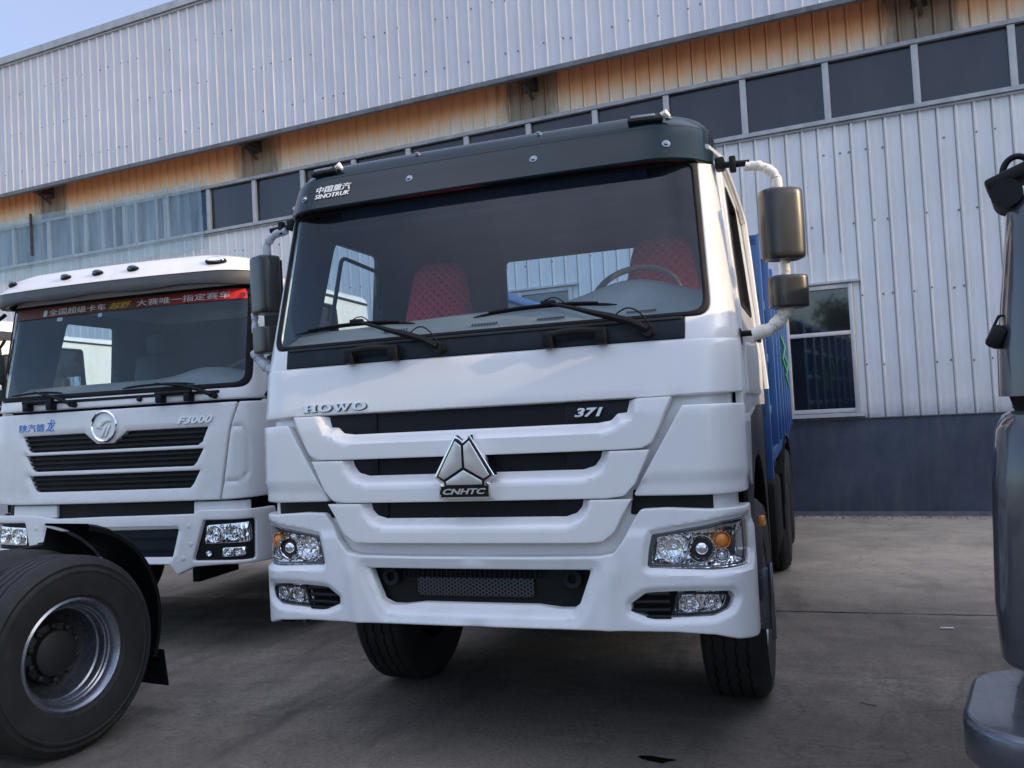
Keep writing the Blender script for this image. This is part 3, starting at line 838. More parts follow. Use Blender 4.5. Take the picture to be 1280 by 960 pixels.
# -- emblem
em = MB(); A = Flat((0, -.030, 0), (1, 0, 0), (0, 0, 1), (0, -1, 0))
EO = [(-.038, 1.540, .004), (0, 1.512, .002), (.038, 1.540, .004), (.152, 1.348, .004), (.112, 1.318, .003), (.128, 1.312, .002), (.130, 1.243, .003), (-.130, 1.243, .003), (-.128, 1.312, .002), (-.112, 1.318, .003), (-.152, 1.348, .004)]
panel(em, A, EO, roll=.004, depth=.045, grid=.03, lift=.012, back=True)
emo = em.build('emblem', M['chrome'], truck)
e2 = MB(); panel(e2, A, [(-.036, 1.527, 0), (0, 1.500, 0), (.036, 1.527, 0), (.138, 1.350, 0), (.100, 1.322, 0), (.100, 1.300, 0), (-.100, 1.300, 0), (-.100, 1.322, 0), (-.138, 1.350, 0)], roll=0, depth=.002, grid=.05, lift=.014)
panel(e2, A, [(-.120, 1.252, 0), (.120, 1.252, 0), (.118, 1.303, 0), (-.118, 1.303, 0)], roll=0, depth=.002, grid=.05, lift=.0145)
e2.build('emblem_field', M['black'], emo)
e3 = MB()
panel(e3, A, [(-.006, 1.490, 0), (-.036, 1.513, 0), (-.128, 1.352, 0), (-.100, 1.334, 0), (-.006, 1.388, 0)], roll=.004, depth=.006, grid=.05, lift=.020)
panel(e3, A, [(.006, 1.490, 0), (.036, 1.513, 0), (.128, 1.352, 0), (.100, 1.334, 0), (.006, 1.388, 0)], roll=.004, depth=.006, grid=.05, lift=.020)
panel(e3, A, [(-.090, 1.308, 0), (.090, 1.308, 0), (.090, 1.326, 0), (0, 1.377, 0), (-.090, 1.326, 0)], roll=.004, depth=.006, grid=.05, lift=.020)
e3.build('emblem_facet', M['silver'], emo)
letter('lettering', 'CNHTC', A, -.108, .108, 1.265, 1.292, M['silver'], emo, bold=.03, shear=.3, lift=.015)

# -- corner panels
for sg in (1, -1):
    z = [1.624, 1.232]
    o = [(.770, 1.234, .012), (uend(1.23) + .02, 1.228, .02), (uend(1.3) + .04, 1.36, .02), (uend(1.6) + .01, 1.52, .05), (uend(1.6) - .04, 1.620, .04), (1.005, 1.624, .012)]
    o = [(S.u(p[0], p[1]) if p[0] < 1.2 else p[0], p[1], p[2]) for p in o]
    if sg < 0: o = mirror(o)
    def cf(P):
        zz = P[:, 1]; return .004 + .008 * sm((zz - 1.30) / .015) * sm((1.60 - zz) / .02) * 0 - .010 * sm((1.315 - zz) / .02)
    add_panel('corner_panel', 'white', o, roll=.007, depth=.05, grid=.025, conv=False, lift=.006, liftfn=cf)

# -- bumper
HL = [(.842, 1.062, .012), (.826, 1.00, .01), (.815, .918, .014), (1.10, .908, .02), (1.205, .912, .03), (1.236, .96, .03), (1.236, 1.08, .03), (1.225, 1.118, .02), (1.15, 1.112, .02)]
HLu = [(S.u(p[0], p[1]) if p[0] < 1.2 else {0: 0}.get(1, uend(1) - .105 + (p[0] - 1.205) * 2.2), p[1], p[2]) for p in HL]
FG = [(.735, .760, .01), (.80, .806, .03), (.93, .816, .01), (1.06, .819, .01), (1.165, .812, .03), (1.182, .785, .03), (1.160, .740, .04), (1.09, .712, .03), (.90, .700, .01), (.80, .702, .03), (.735, .728, .01)]
IN = [(.560, .908, .02), (.548, .872, 0), (.500, .752, .03), (.462, .724, .02), (.40, .722, .02), (.29, .735, .02)]
INs = sym(IN)
ue = uend(1.0)
BO = [(ue + .05, 1.163, .03), (1.10, 1.170, 0), (.912, 1.180, 0), (.800, 1.176, .03), (.760, 1.120, .02), (.716, 1.040, .03), (.670, .982, .04), (.60, .970, .03), (.30, .966, 0)]
BO = [(S.u(p[0], p[1]) if p[0] < 1.2 else p[0], p[1], p[2]) for p in BO]
BL = [(.60, .641, .02), (.923, .643, .05), (1.092, .634, .03), (S.u(1.18, .61), .606, .02), (ue - .02, .580, .02), (ue + .05, .582, .01)]
outer = BO + [(-q[0],) + tuple(q[1:]) for q in BO][::-1] + [(-q[0],) + tuple(q[1:]) for q in BL][::-1][0:0]
outer = [(-q[0],) + tuple(q[1:]) for q in BL] + BL[::-1]
outer = BO[::-1] + [(ue + .05, 1.163, .03)][0:0]
outer = BO[::-1][0:]            # centre top -> right top
poly = outer + [(ue + .075, .85, 0)] + BL[::-1] + [(-q[0],) + tuple(q[1:]) for q in BL] + [(-(ue + .075), .85, 0)] + [(-q[0],) + tuple(q[1:]) for q in outer][::-1]
hole_polys = [HLu, mirror(HLu), toU(FG), mirror(toU(FG)), toU(INs)]
hd = [dens(fillet([tuple(q) for q in h], .01), .03) for h in hole_polys]
inbig = dens(fillet(sym([(.580, .918, .03), (.572, .880, 0), (.523, .757, .05), (.480, .690, .04), (.40, .684, 0)]), .02), .03)
def bf(P):
    o = np.zeros(len(P))
    for h in hd[:2]:
        o -= .026 * (1 - np.clip(sdist(P, h) / .024, 0, 1))
    for h in hd[2:4]:
        o -= .020 * (1 - np.clip(sdist(P, h) / .026, 0, 1))
    d = sdist(P, inbig)
    o -= .050 * np.clip(-d / .042, 0, 1)
    o += .012 * sm((1.10 - P[:, 1]) / .05) * sm(d / .05) * sm((np.abs(P[:, 0]) - .0) / .1)
    # body line sweeping from the notch down towards the skirt
    xx = np.abs(P[:, 0]); line = .66 + (.95 - P[:, 1]) * -.10
    o += .010 * np.exp(-((xx - line) / .035) ** 2) * sm((.98 - P[:, 1]) / .1)
    return o
mb = MB(); panel(mb, S, poly, hole_polys, roll=.008, depth=.05, grid=.0095, step=.012, conv=False, liftfn=bf)
bumper = mb.build('bumper', M['bumper_white'], truck)
sk = MB(); rows = [[S(u, .650 if abs(u) < 1.0 else .62, -.02) for u in np.linspace(-ue, ue, 60)], [(S(u, .65)[0] * .95, S(u, .65)[1] + .35, .66) for u in np.linspace(-ue, ue, 60)]]
sk.grid(rows); sk.build('bumper_underside', M['chassis'], bumper)
# intake backing
ib = MB(); panel(ib, S, [(-.60, .69), (.60, .69), (.60, .93), (-.60, .93)], roll=0, depth=.01, grid=.08, lift=-.085)
ibo = ib.build('intake_backing', M['black'], bumper)
ib = MB(); panel(ib, S, [(-.33, .765, .02), (.27, .765, .02), (.27, .855, .01), (-.33, .855, .01)], roll=.006, depth=.02, grid=.06, lift=-.068)
ib.build('intake_mesh', M['mesh2'], ibo)
ib = MB()
for k in range(30): ib.box(S(-.42 + .025 * k, .875, -.070), (.006, .01, .045))
ib.box(S(0, .898, -.066), (1.0, .012, .008)); ib.build('intake_slats', M['slot'], ibo)
for x in (.462, -.462):
    t = MB(); A3 = axisM(S(x, .858, -.075), (0, -1, 0))
    t.lathe([(.0, .002), (.022, .002), (.022, .03), (.042, .034), (.046, .026), (.046, -.01)], 28, A3); t.build('tow_socket', M['slot'], ibo)

def lamp_bowl(mb, c, d, r, depth=.05, n=30):
    A3 = axisM(c, d)
    mb.lathe([(r * 1.06, -.004), (r * 1.06, .004), (r, .004), (r * .97, -.006)], n, A3)
    rows = []
    for rr_, h_ in ((.97, -.006), (.86, -depth * .38), (.72, -depth * .68), (.5, -depth * .9), (.25, -depth)):
        rows.append([A3 @ Vector((r * rr_ * math.cos(2 * PI * k / 18) * (1 + (rnd.uniform(-.05, .05) if rr_ < .9 else 0)), r * rr_ * math.sin(2 * PI * k / 18), h_ + (rnd.uniform(-.1, .1) * depth if rr_ < .9 else 0))) for k in range(18)])
    mb.grid(rows, closed=True); mb.grid([rows[-1], [A3 @ Vector((0, 0, -depth))] * 18], closed=True)
def lamp_ball(mb, c, d, r, n=24):
    A3 = axisM(c, d); mb.lathe([(r * math.cos(t), r * math.sin(t) * .7) for t in np.linspace(-.2, PI / 2 - .001, 10)], n, A3)

for sg in (1, -1):
    o = HLu if sg > 0 else mirror(HLu)
    oi = [tuple(q) for q in o]
    # grey surround, chrome housing, clear lens
    h = MB(); panel(h, S, oi, roll=0, depth=.07, grid=.04, conv=False, lift=-.078)
    ring = dens(fillet(oi, .01), .03)
    qs = ring if area(ring) > 0 else ring[::-1]
    inn = inset(qs, .002)
    rows = [[S(p[0], p[1], -.076) for p in inn], [S(p[0], p[1], -.010) for p in inn]]
    h.grid(rows, closed=True)
    hl = h.build('headlight', M['silver'], truck)
    # trim frame
    t = MB(); ins = inset(qs, .016)
    panel(t, S, [tuple(p) for p in qs], [[tuple(p) for p in ins]], roll=.003, depth=.02, grid=.2, conv=False, lift=-.018, r=0, step=.03)
    t.build('lamp_surround', M['greybump'], hl)
    # chrome inner tray: stepped
    t = MB()
    for (x, z, w, hh, l) in ((.93, 1.0, .17, .135, -.040), (1.055, .995, .16, .15, -.045)):
        pass
    rows = []
    for z, l in ((.916, -.012), (.946, -.062), (.950, -.064), (1.052, -.060), (1.066, -.036), (1.082, -.034), (1.100, -.022)):
        rows.append([S(sg * u, z, l) for u in np.linspace(S.u(.835, z), ue - .07, 18)])
    t.grid(rows, flip=(sg < 0)); t.build('reflector_tray', M['facet'], hl)
    for nm, x, z, r, dp in (('reflector', .928, 1.0, .062, .05), ('projector', 1.050, .996, .058, .045), ('turn_signal', 1.152, 1.030, .036, .03), ('side_bulb', 1.150, .964, .032, .03)):
        u = S.u(sg * x, z); c = S(u, z, -.034); dd = Vector(S(u, z, 1)) - Vector(S(u, z, 0)); dd = (dd * .35 + Vector((0, -1, 0)) * .65)
        mb = MB()
        lamp_bowl(mb, c, dd, r, dp)
        rr = mb.build(nm, M['facet'] if nm != 'turn_signal' else M['amber'], hl, sharp=8)
        b = MB()
        if nm == 'projector':
            A3 = axisM(Vector(c) - dd.normalized() * .006, dd); b.lathe([(.046, 0), (.036, -.008), (.033, -.002), (.031, -.012)], 28, A3); rg_ = b.build('bezel', M['black'], rr); b = MB(); lamp_ball(b, Vector(c) - dd.normalized() * .016, dd, .031); b.build('lens', M['chrome'], rr)
        elif nm == 'turn_signal':
            lamp_ball(b, Vector(c) - dd.normalized() * .01, dd, .030); b.build('bulb', M['amber'], rr)
        else:
            A3 = axisM(Vector(c) - dd.normalized() * dp * .9, dd)
            b.lathe([(.012, 0), (.012, dp * .6), (.006, dp * .85), (.001, dp * .9)], 14, A3)
            for k in range(10):
                a = 2 * PI * k / 10
                b.box(A3 @ Vector((math.cos(a) * r * .62, math.sin(a) * r * .62, dp * .35)), (.003, .02, .03), (A3.to_3x3() @ Matrix.Rotation(a, 3, 'Z')))
            b.build('bulb', M['chrome'], rr)
    ln = MB(); panel(ln, S, [tuple(p) for p in qs], roll=0, depth=.003, grid=.04, conv=False, lift=-.012, r=0, step=.04)
    ln.build('lens', M['lens'], hl)
    # fog lamp set
    o = toU(FG); o = o if sg > 0 else mirror(o)
    h = MB(); panel(h, S, o, roll=0, depth=.03, grid=.05, conv=False, lift=-.050)
    fg = h.build('fog_lamp', M['black'], truck)
    lo = [(.935, .808, .006), (1.06, .812, .006), (1.152, .803, .03), (1.165, .780, .03), (1.145, .742, .03), (1.085, .722, .02), (.908, .712, .006)]
    lo = toU(lo); lo = lo if sg > 0 else mirror(lo)
    qs = dens(fillet(lo, .006), .03); qs = qs if area(qs) > 0 else qs[::-1]
    t = MB(); panel(t, S, [tuple(p) for p in qs], roll=0, depth=.01, grid=.05, conv=False, lift=-.046, r=0); t.build('reflector', M['facet'], fg)
    for x, z, r in ((.985, .762, .040), (1.085, .764, .036)):
        mb = MB(); lamp_bowl(mb, S(S.u(sg * x, z), z, -.016), Vector((sg * .25, -1, 0)), r, .035); rr = mb.build('fog_bowl', M['facet'], fg, sharp=8)
        b = MB(); lamp_ball(b, S(S.u(sg * x, z), z, -.034), Vector((sg * .2, -1, 0)), .014)
        for k in range(9):
            b.box(Vector(S(S.u(sg * x, z), z, -.03)) + Vector(((k - 4) * .008, 0, 0)), (.002, .012, .05))
        b.build('bulb', M['chrome'], rr)
    t = MB(); panel(t, S, [tuple(p) for p in qs], [[tuple(p) for p in inset(qs, .007)]], roll=.002, depth=.02, grid=.2, conv=False, lift=-.006, r=0); t.build('lamp_surround', M['dkgrey'], fg)
    ln = MB(); panel(ln, S, [tuple(p) for p in qs], roll=0, depth=.003, grid=.05, conv=False, lift=-.010, r=0); ln.build('lens', M['lens'], fg)
    t = MB()
    for z, x0 in ((.770, .745), (.735, .728), (.805, .80), (.706, .80)):
        pts = [Vector(S(sg * x, z + (.90 - x) * -.02, -.008)) for x in np.linspace(x0, .905, 7)]
        t.tube(pts, [.004, .009] + [.011] * 5, 8)
    t.build('fog_louvre', M['black'], fg)

# -- doors, side glass, cab rear details, mud guards
for sg in (1, -1):
    o = sidepoly([(.52, 1.66, .03), (1.60, 1.66, .03), (1.62, 2.82, .05), (.74, 2.82, .08), (.50, 2.08, .03)], sg)
    h = sidepoly([(y, z, r) for y, z, r in DW], sg)
    mb = MB(); panel(mb, S, o, [h], roll=.008, depth=.012, grid=.06, conv=False, lift=.012); dr = mb.build('door', M['white'], truck)
    mb = MB(); panel(mb, S, h, roll=0, depth=.004, grid=.2, conv=False, lift=-.012); mb.build('window', M['glass'], dr)
    qs = dens(fillet(h, .05), .05); qs = qs if area(qs) > 0 else qs[::-1]
    mb = MB(); panel(mb, S, [tuple(p) for p in qs], [[tuple(p) for p in inset(qs, .024)]], roll=.004, depth=.05, grid=.3, conv=False, lift=.016, r=0); mb.build('window_seal', M['rubber'], dr)
    mb = MB()
    pts = [(.80, 2.12), (.90, 2.58), (.93, 2.645), (1.0, 2.66), (1.42, 2.63)]
    pts = fillet([(.70, 2.0), (.80, 2.12), (.92, 2.65), (1.42, 2.62), (1.43, 2.0)], .06)[1:-2]
    mb.tube([S(sg * S.us(y, z), z, -.03) for y, z in pts if z > 2.08], .013, 8); mb.build('window_guide', M['dkgrey'], dr)
    mb = MB(); mb.box(S(sg * S.us(1.45, 1.98), 1.98, .03), (.03, .16, .035), bev=.01); mb.build('handle', M['black'], dr)
    # wind deflector strip and roof drip edge that stick out above the door
    mb = MB(); mb.tube([S(sg * S.us(y, z), z, .018) for y, z in ((.42, 2.84), (.75, 2.87), (1.3, 2.87), (1.9, 2.85), (2.1, 2.80), (2.13, 2.6), (2.13, 1.7))], [.012, .018, .020, .020, .022, .020, .016], 8)
    mb.build('drip_rail', M['white'], cab)
    # dark fender, step and guards behind the bumper
    mb = MB()
    rows = []
    for t in np.linspace(0, 1, 13):
        a = PI * (1 - t); y = 1.25 + .70 * math.cos(a); z = .62 + .72 * math.sin(a) if 0 < t < 1 else .62
        rows.append([(sg * 1.235, y, z), (sg * 1.22, y, z + .01), (sg * .88, y, z + .01)])
    mb.grid(rows); 
    q = [(.42, .62), (.42, 1.60), (2.08, 1.60), (2.08, .62), (1.95, .62)] + [(1.25 + .70 * math.cos(a), .62 + .72 * math.sin(a)) for a in np.linspace(0, PI, 14)]
    fl2 = Flat((sg * 1.232, 0, 0), (0, 1, 0), (0, 0, 1), (sg, 0, 0))
    panel(mb, fl2, q, roll=.004, depth=.02, grid=.2, r=.004)
    mb.build('fender', M['black'], truck)
    mb = MB(); mb.box((sg * 1.30, .62, .66), (.022, .10, .36), Matrix.Rotation(.08 * sg, 3, 'Z'), bev=.010); mb.box((sg * 1.26, .66, .66), (.10, .03, .30), bev=.01)
    mb.build('step_edge', M['greybump'], truck)
    mb = MB(); mb.box((sg * 1.262, .83, 1.015), (.035, .07, .055), bev=.01); mb.build('side_marker', M['amber'], truck)

# -- mirrors
def mirror_set(sg):
    mb = MB()
    mb.box((sg * 1.195, .47, 2.765), (.045, .07, .06), bev=.01)
    mb.box((sg * 1.255, .45, 2.752), (.03, .04, .075), bev=.006)
    mb.tube([(sg * 1.19, .46, 2.758), (sg * 1.33, .45, 2.748)], .016, 10)
    mb.box((sg * 1.222, .47, 1.93), (.05, .07, .085), bev=.01)
    mb.tube([(sg * 1.21, .46, 1.945), (sg * 1.34, .45, 1.945)], .014, 10)
    arm = mb.build('mirror_arm', M['black'], truck)
    mb = MB()
    def wrap(path, r):
        P = fillet3(path, .05)
        Q = []
        for i in range(len(P) - 1):
            for k in range(3): Q.append(P[i].lerp(P[i + 1], k / 3) + Vector((rnd.uniform(-1, 1), rnd.uniform(-1, 1), rnd.uniform(-1, 1))) * .0025)
        Q.append(P[-1]); mb.tube(Q, [r * (1 + .07 * rnd.uniform(-1, 1) + .10 * math.sin(i * .45)) for i in range(len(Q))], 12)
    wrap([(sg * 1.31, .45, 2.735), (sg * 1.39, .45, 2.725), (sg * 1.448, .45, 2.675), (sg * 1.452, .45, 2.595)], .022)
    wrap([(sg * 1.458, .45, 2.30), (sg * 1.466, .45, 2.24), (sg * 1.462, .45, 2.17)], .019)
    wrap([(sg * 1.30, .45, 1.935), (sg * 1.38, .45, 1.955), (sg * 1.44, .45, 2.01), (sg * 1.468, .45, 2.06)], .030)
    mb.build('arm_wrapping', M['cream'] if sg > 0 else M['silverwrap'], arm)
    for nm, x0, x1, z0, z1, dp in (('mirror_housing', 1.350, 1.560, 2.270, 2.600, .15), ('wide_angle_mirror', 1.372, 1.562, 2.045, 2.196, .13)):
        cx = (x0 + x1) / 2 * sg; w = (x1 - x0); cz = (z0 + z1) / 2; h = z1 - z0
        mb = MB(); rows = []
        n = 40
        # shell bulging forward (-y), flat mirror face backward; yawed a little outward
        Rz = Matrix.Rotation(.45 * sg, 3, 'Z')
        for zt, k in ((-.5, .0), (-.5, .55), (-.498, .80), (-.485, .93), (-.455, .985), (-.40, 1), (0, 1.02), (.40, 1), (.455, .985), (.485, .93), (.498, .80), (.5, .55), (.5, 0)):
            row = []
            for j in range(n):
                a = 2 * PI * j / n; c, s_ = math.cos(a), math.sin(a)
                e = .55
                px = math.copysign(abs(c) ** e, c) * w * .46; py = math.copysign(abs(s_) ** e, s_) * dp / 2
                if py > 0: py *= .7
                p = Rz @ Vector((px * k, py * (k ** .6 if k else 0), 0)); row.append((cx + p.x, .45 + p.y, cz + zt * h))
            rows.append(row)
        mb.grid(rows, closed=True); ms = mb.build(nm, M['mirror'], arm if False else truck, sharp=50)
        mb = MB(); q = Rz @ Vector((0, dp * .35 + .002, 0))
        mb.box((cx + q.x, .45 + q.y, cz), (w * .78, .004, h * .86), Rz, bev=.001); mb.build('mirror_glass', M['chrome'], ms)
def fillet3(path, r):
    P = [Vector(p) for p in path]; out = [P[0]]
    for i in range(1, len(P) - 1):
        a = P[i] + (P[i - 1] - P[i]) * .35; b = P[i] + (P[i + 1] - P[i]) * .35
        for k in range(5):
            s = k / 4; out.append(a * (1 - s) ** 2 + P[i] * 2 * s * (1 - s) + b * s * s)
    return out + [P[-1]]
M['silverwrap'] = simple('pale_wrap', (.45, .48, .52), .3, bmp=.8, bscale=40, var=.2)
for sg in (1, -1): mirror_set(sg)
for o_ in list(truck.children_recursive):
    nb = o_.name.split('.')[0]
    if nb in ('mirror_housing', 'wide_angle_mirror', 'arm_wrapping') and o_.data.vertices[0].co.x < 0: o_.location.x += .085

# -- wipers
for dx in (0, -1.012):
    mb = MB()
    W = lambda x, z, l: Vector(S(S.u(x + dx, z), z, l))
    mb.tube([W(.872, 1.955, .0), W(.872, 1.955, .05)], .026, 14)
    mb.tube([W(.872, 1.957, .045), W(.80, 1.995, .055), W(.70, 2.028, .060), W(.627, 2.050, .06), W(.52, 2.087, .055), W(.40, 2.122, .048)], [.020, .018, .016, .013, .009, .007], 8)
    mb.box(W(.415, 2.121, .044), (.07, .03, .022), bev=.006)
    w = mb.build('wiper', M['black'], truck)
    mb = MB()
    zf = (lambda t: 2.094 + .022 * (1 - (2 * t - 1) ** 2))
    x0, x1 = .03, .73
    mb.tube([W(x1 + (x0 - x1) * t, zf(t), .012) for t in np.linspace(0, 1, 15)], [.003] + [.007] * 13 + [.003], 6)
    mb.tube([W(x1 + (x0 - x1) * t, zf(t) + .004, .024) for t in np.linspace(.12, .88, 9)], .006, 6)
    mb.build('wiper_blade', M['rubber'], w)
    mb = MB(); pts = [W(.74 + .16 * t, 2.03 + .03 * math.sin(PI * t) - .075 * t * t, .07 + .02 * math.sin(PI * t)) for t in np.linspace(0, 1, 10)]
    mb.tube(pts, .0035, 6)
    pts = [W(.40 + .1 * t, 2.125 + .022 * math.sin(PI * t) - .02 * t, .06) for t in np.linspace(0, 1, 8)]
    mb.tube(pts, .003, 6); mb.build('washer_hose', M['black'], w)

# -- interior
mb = MB(); rows = []
def dashz(x, y):
    hump = .115 * math.exp(-((x - .74) / .30) ** 2) + .02 * math.exp(-((x + .1) / .5) ** 2)
    return 2.045 + .10 * sm((y - .16) / .30) * 1.0 + hump * float(sm((y - .25) / .2)) - .5 * max(0, y - .60)
for y in (.16, .22, .28, .34, .40, .46, .52, .57, .60, .61):
    rows.append([(x, y + .05 * abs(x), float(dashz(x, min(y, .60))) if y < .605 else 1.75) for x in np.linspace(-1.14, 1.14, 60)])
mb.grid(rows); dash = mb.build('dashboard', M['dash'], truck)
mb = MB()
for cx, cy in ((-.50, .30), (.36, .27), (.02, .27), (.80, .26)):
    for k in range(9): mb.box((cx + .016 * (k - 4), cy + .05 * abs(cx), float(dashz(cx, cy)) + .004), (.006, .07, .006), Matrix.Rotation(.5, 3, 'Z'))
mb.build('air_vent', M['black'], dash)
mb = MB(); A3 = Matrix.Translation((.70, .74, 2.185)) @ Matrix.Rotation(math.radians(55), 4, 'X')
Rr = .235
mb.tube([A3 @ Vector((Rr * math.cos(a), Rr * math.sin(a), 0)) for a in np.linspace(0, 2 * PI, 41)], .017, 10, cap=False)
for a in (0.2, PI - .2, -PI / 2): mb.tube([A3 @ Vector((0, 0, -.03)), A3 @ Vector((Rr * math.cos(a), Rr * math.sin(a), 0))], .016, 8)
mb.tube([A3 @ Vector((0, 0, -.02)), A3 @ Vector((0, .0, -.35))], .04, 10)
mb.build('steering_wheel', M['wheelgrip'], truck)
for cx in (-.78, .72):
    mb = MB(); rows = []
    for t in np.linspace(0, 1, 17):
        z = 1.86 + t * .80; hw = (.255 - .09 * max(0, t - .45) / .55) * (1 if t < .93 else 1 - .25 * (t - .93) / .07) * (1 if t > 0 else .9)
        dp = .085 * (1 - .3 * t) * (1 if t < .97 else .4); row = []
        for k in range(24):
            a = 2 * PI * k / 24; c, s_ = math.cos(a), math.sin(a)
            row.append((cx + math.copysign(abs(c) ** .6, c) * hw, 1.47 + .10 * t + math.copysign(abs(s_) ** .6, s_) * dp, z))
        rows.append(row)
    rows.append([(cx, 1.57, 2.665)] * 24); mb.grid(rows, closed=True)
    st = mb.build('seat', M['seat'], truck)
    mb = MB(); mb.box((cx, 1.25, 1.85), (.52, .55, .14), bev=.05); mb.build('seat_cushion', M['seat'], st)
mb = MB(); mb.box((0, .42, 2.80), (1.7, .03, .12), Matrix.Rotation(.5, 3, 'X'), bev=.01); mb.build('inner_sunshade', M['inner'], cab)
# -- running gear
for x in (1.235, -1.085):
    sg = 1 if x > 0 else -1
    wheel(truck, (x, 1.27, .54), sg, R=.54, W=.315, rim=.29, dish=.02)
for y in (4.95, 6.30):
    for sg in (1, -1):
        wheel(truck, (sg * 1.245, y, .54), sg, R=.54, W=.30, rim=.29, dish=.17)
        wheel(truck, (sg * .91, y, .54), sg, R=.54, W=.30, rim=.29, dish=.02)
mb = MB()
mb.tube([(-1.0, 1.27, .52), (-.7, 1.27, .46), (.7, 1.27, .46), (1.0, 1.27, .52)], .06, 8)
for y in (4.95, 6.30): mb.tube([(-.9, y, .54), (.9, y, .54)], .10, 10); mb.lathe([(.22, -.15), (.22, .15), (.1, .2), (.001, .2)], 20, axisM((0, y, .54), (0, 1, 0)))
for sg in (1, -1):
    mb.box((sg * .43, 4.0, .95), (.08, 7.6, .26)); mb.box((sg * .43, 1.27, .68), (.09, 1.3, .08))
    mb.tube([(sg * .75, .45, .62), (sg * .78, .8, .55), (sg * .95, 1.1, .5)], .03, 8)
mb.box((0, 1.3, 1.00), (1.45, 1.5, .75)); mb.box((0, 2.9, .80), (1.9, 1.6, .6)); mb.box((0, .42, .82), (1.5, .10, .30)); mb.box((0, 2.2, .75), (.5, .8, .5))
mb.box((1.0, 3.3, .75), (.5, .9, .55), bev=.05); mb.box((-1.0, 3.3, .75), (.5, .9, .55), bev=.05)
mb.build('chassis', M['chassis'], truck)
for sg in (1, -1):
    mb = MB()
    for k in range(6): mb.box((sg * .43, 1.27, .62 - .022 * k), (.08, 1.5 - .22 * k, .016), bev=.003)
    mb.tube([(sg * .43, .55, .60), (sg * .43, .50, .66)], .03, 8); mb.build('leaf_spring', M['hub'], truck)
mb = MB(); mb.tube([(-.85, .98, .43), (0, .95, .42), (.85, .98, .43)], .022, 8); mb.tube([(.45, .55, .66), (.62, .7, .52), (.80, .98, .44)], .026, 8); mb.build('steering_rod', M['hub'], truck)
# -- blue stake body
mb = MB(); X = 1.20; y0, y1 = 2.55, 7.75; zb, zt = 1.15, 2.80
for sg in (1, -1):
    mb.box((sg * X, y0 + .05, (zb - .08 + zt) / 2), (.11, .10, zt - zb + .08), bev=.008)
    for k in range(1, 8):
        y = y0 + (y1 - y0) * k / 7
        mb.box((sg * (X + .03), y, (1.25 + zt - .05) / 2 + .02), (.10, .09, zt - 1.32), bev=.010)
    for z, h in ((zb + .05, .10), (1.55, .07), (1.95, .07), (2.35, .07), (zt - .04, .08)):
        mb.box((sg * X, (y0 + y1) / 2, z), (.075, y1 - y0, h), bev=.006)
    mb.box((sg * (X - .02), (y0 + y1) / 2, 1.72), (.012, y1 - y0 - .1, 1.16))
    for k in range(7):
        ym = y0 + (y1 - y0) * (k + .5) / 7
        mb.box((sg * (X + .005), ym, 1.95), (.05, .05, 1.5))
for z, h in ((zb + .05, .12), (1.70, .07), (2.18, .08)):
    mb.box((0, y0 + .05, z), (2 * X, .07, h), bev=.006)
for x in (-.62, -.31, 0, .31, .62): mb.box((x, y0 + .05, 1.68), (.05, .05, 1.0))
for sg in (1, -1):
    mb.box((sg * .90, y0 + .05, 1.95), (.06, .06, 1.7), bev=.006)
    for z in (2.45, zt - .03): mb.box((sg * 1.05, y0 + .05, z), (.30, .06, .06), bev=.006)
mb.box((0, y0 + .055, 1.58), (2 * X, .012, .9)); mb.box((0, y1, 1.9), (2 * X, .05, 1.5)); mb.box((0, (y0 + y1) / 2, zb), (2 * X, y1 - y0, .06))
for y in (4.2, 5.3, 7.2): mb.box((0, y, zb - .06), (2 * X, .08, .10))
mb.cur = 0
body = mb.build('cargo_body', M['blue'], truck)
mb = MB()
for y, z in ((5.3, 2.15), (6.1, 2.0)):
    mb.tube([(X + .07, y, z + .12), (X + .10, y + .03, z), (X + .08, y - .02, z - .12), (X + .11, y + .05, z - .25)], [.012, .02, .014, .01], 6)
mb.build('rope', M['green'], body)
mb = MB()
for sg in (1, -1):
    rows = [[(sg * x, 5.62 + 1.35 * math.cos(a), .55 + .70 * math.sin(a)) for x in (1.26, .75)] for a in np.linspace(.2, PI - .2, 14)]
    mb.grid(rows)
    mb.box((sg * 1.0, 4.30, .72), (.5, .02, .5))
mb.build('mudguard', M['chassis'], truck)

explode(truck, SPLIT)
# ================================================================== NEIGHBOUR TRUCK (worn white cab with red banner)
def flat_surf_u(): pass
T = Surf([(.5, .0), (.7, .0), (.9, .02), (1.2, .045), (1.6, .06), (1.85, .085), (2.7, .215), (3.0, .30)],
         [(0, 1.245), (1.8, 1.245), (2.8, 1.175), (3.2, 1.15)], r=.2, crown=.05)
truck2 = empty('tractor_truck', 'worn white cab-over truck with a red banner across its windshield, second from the left', 'truck', (-3.5, 1.332, 0), .044)
def ap(name, mat, outer, holes=(), parent=None, **k):
    mb = MB(); panel(mb, T, outer, holes, **k); return mb.build(name, M[mat], parent or truck2)
def uT(z, e=.06): return T.a(z) - T.r + T.r * PI / 2 + e
def sideT(pts, sg=1):
    o = [(sg * T.us(p[0], p[1]), p[1]) + tuple(p[2:]) for p in pts]; return o if sg > 0 else o[::-1]
def toT(pts): return [(T.u(p[0], p[1]), p[1]) + tuple(p[2:]) for p in pts]
WT = [(-1.175, 1.93, .10), (1.175, 1.93, .10), (1.155, 2.70, .05), (-1.155, 2.70, .05)]
D2 = [(.70, 2.02, .05), (1.50, 2.02, .05), (1.50, 2.66, .06), (.86, 2.66, .06)]
y2 = 2.15
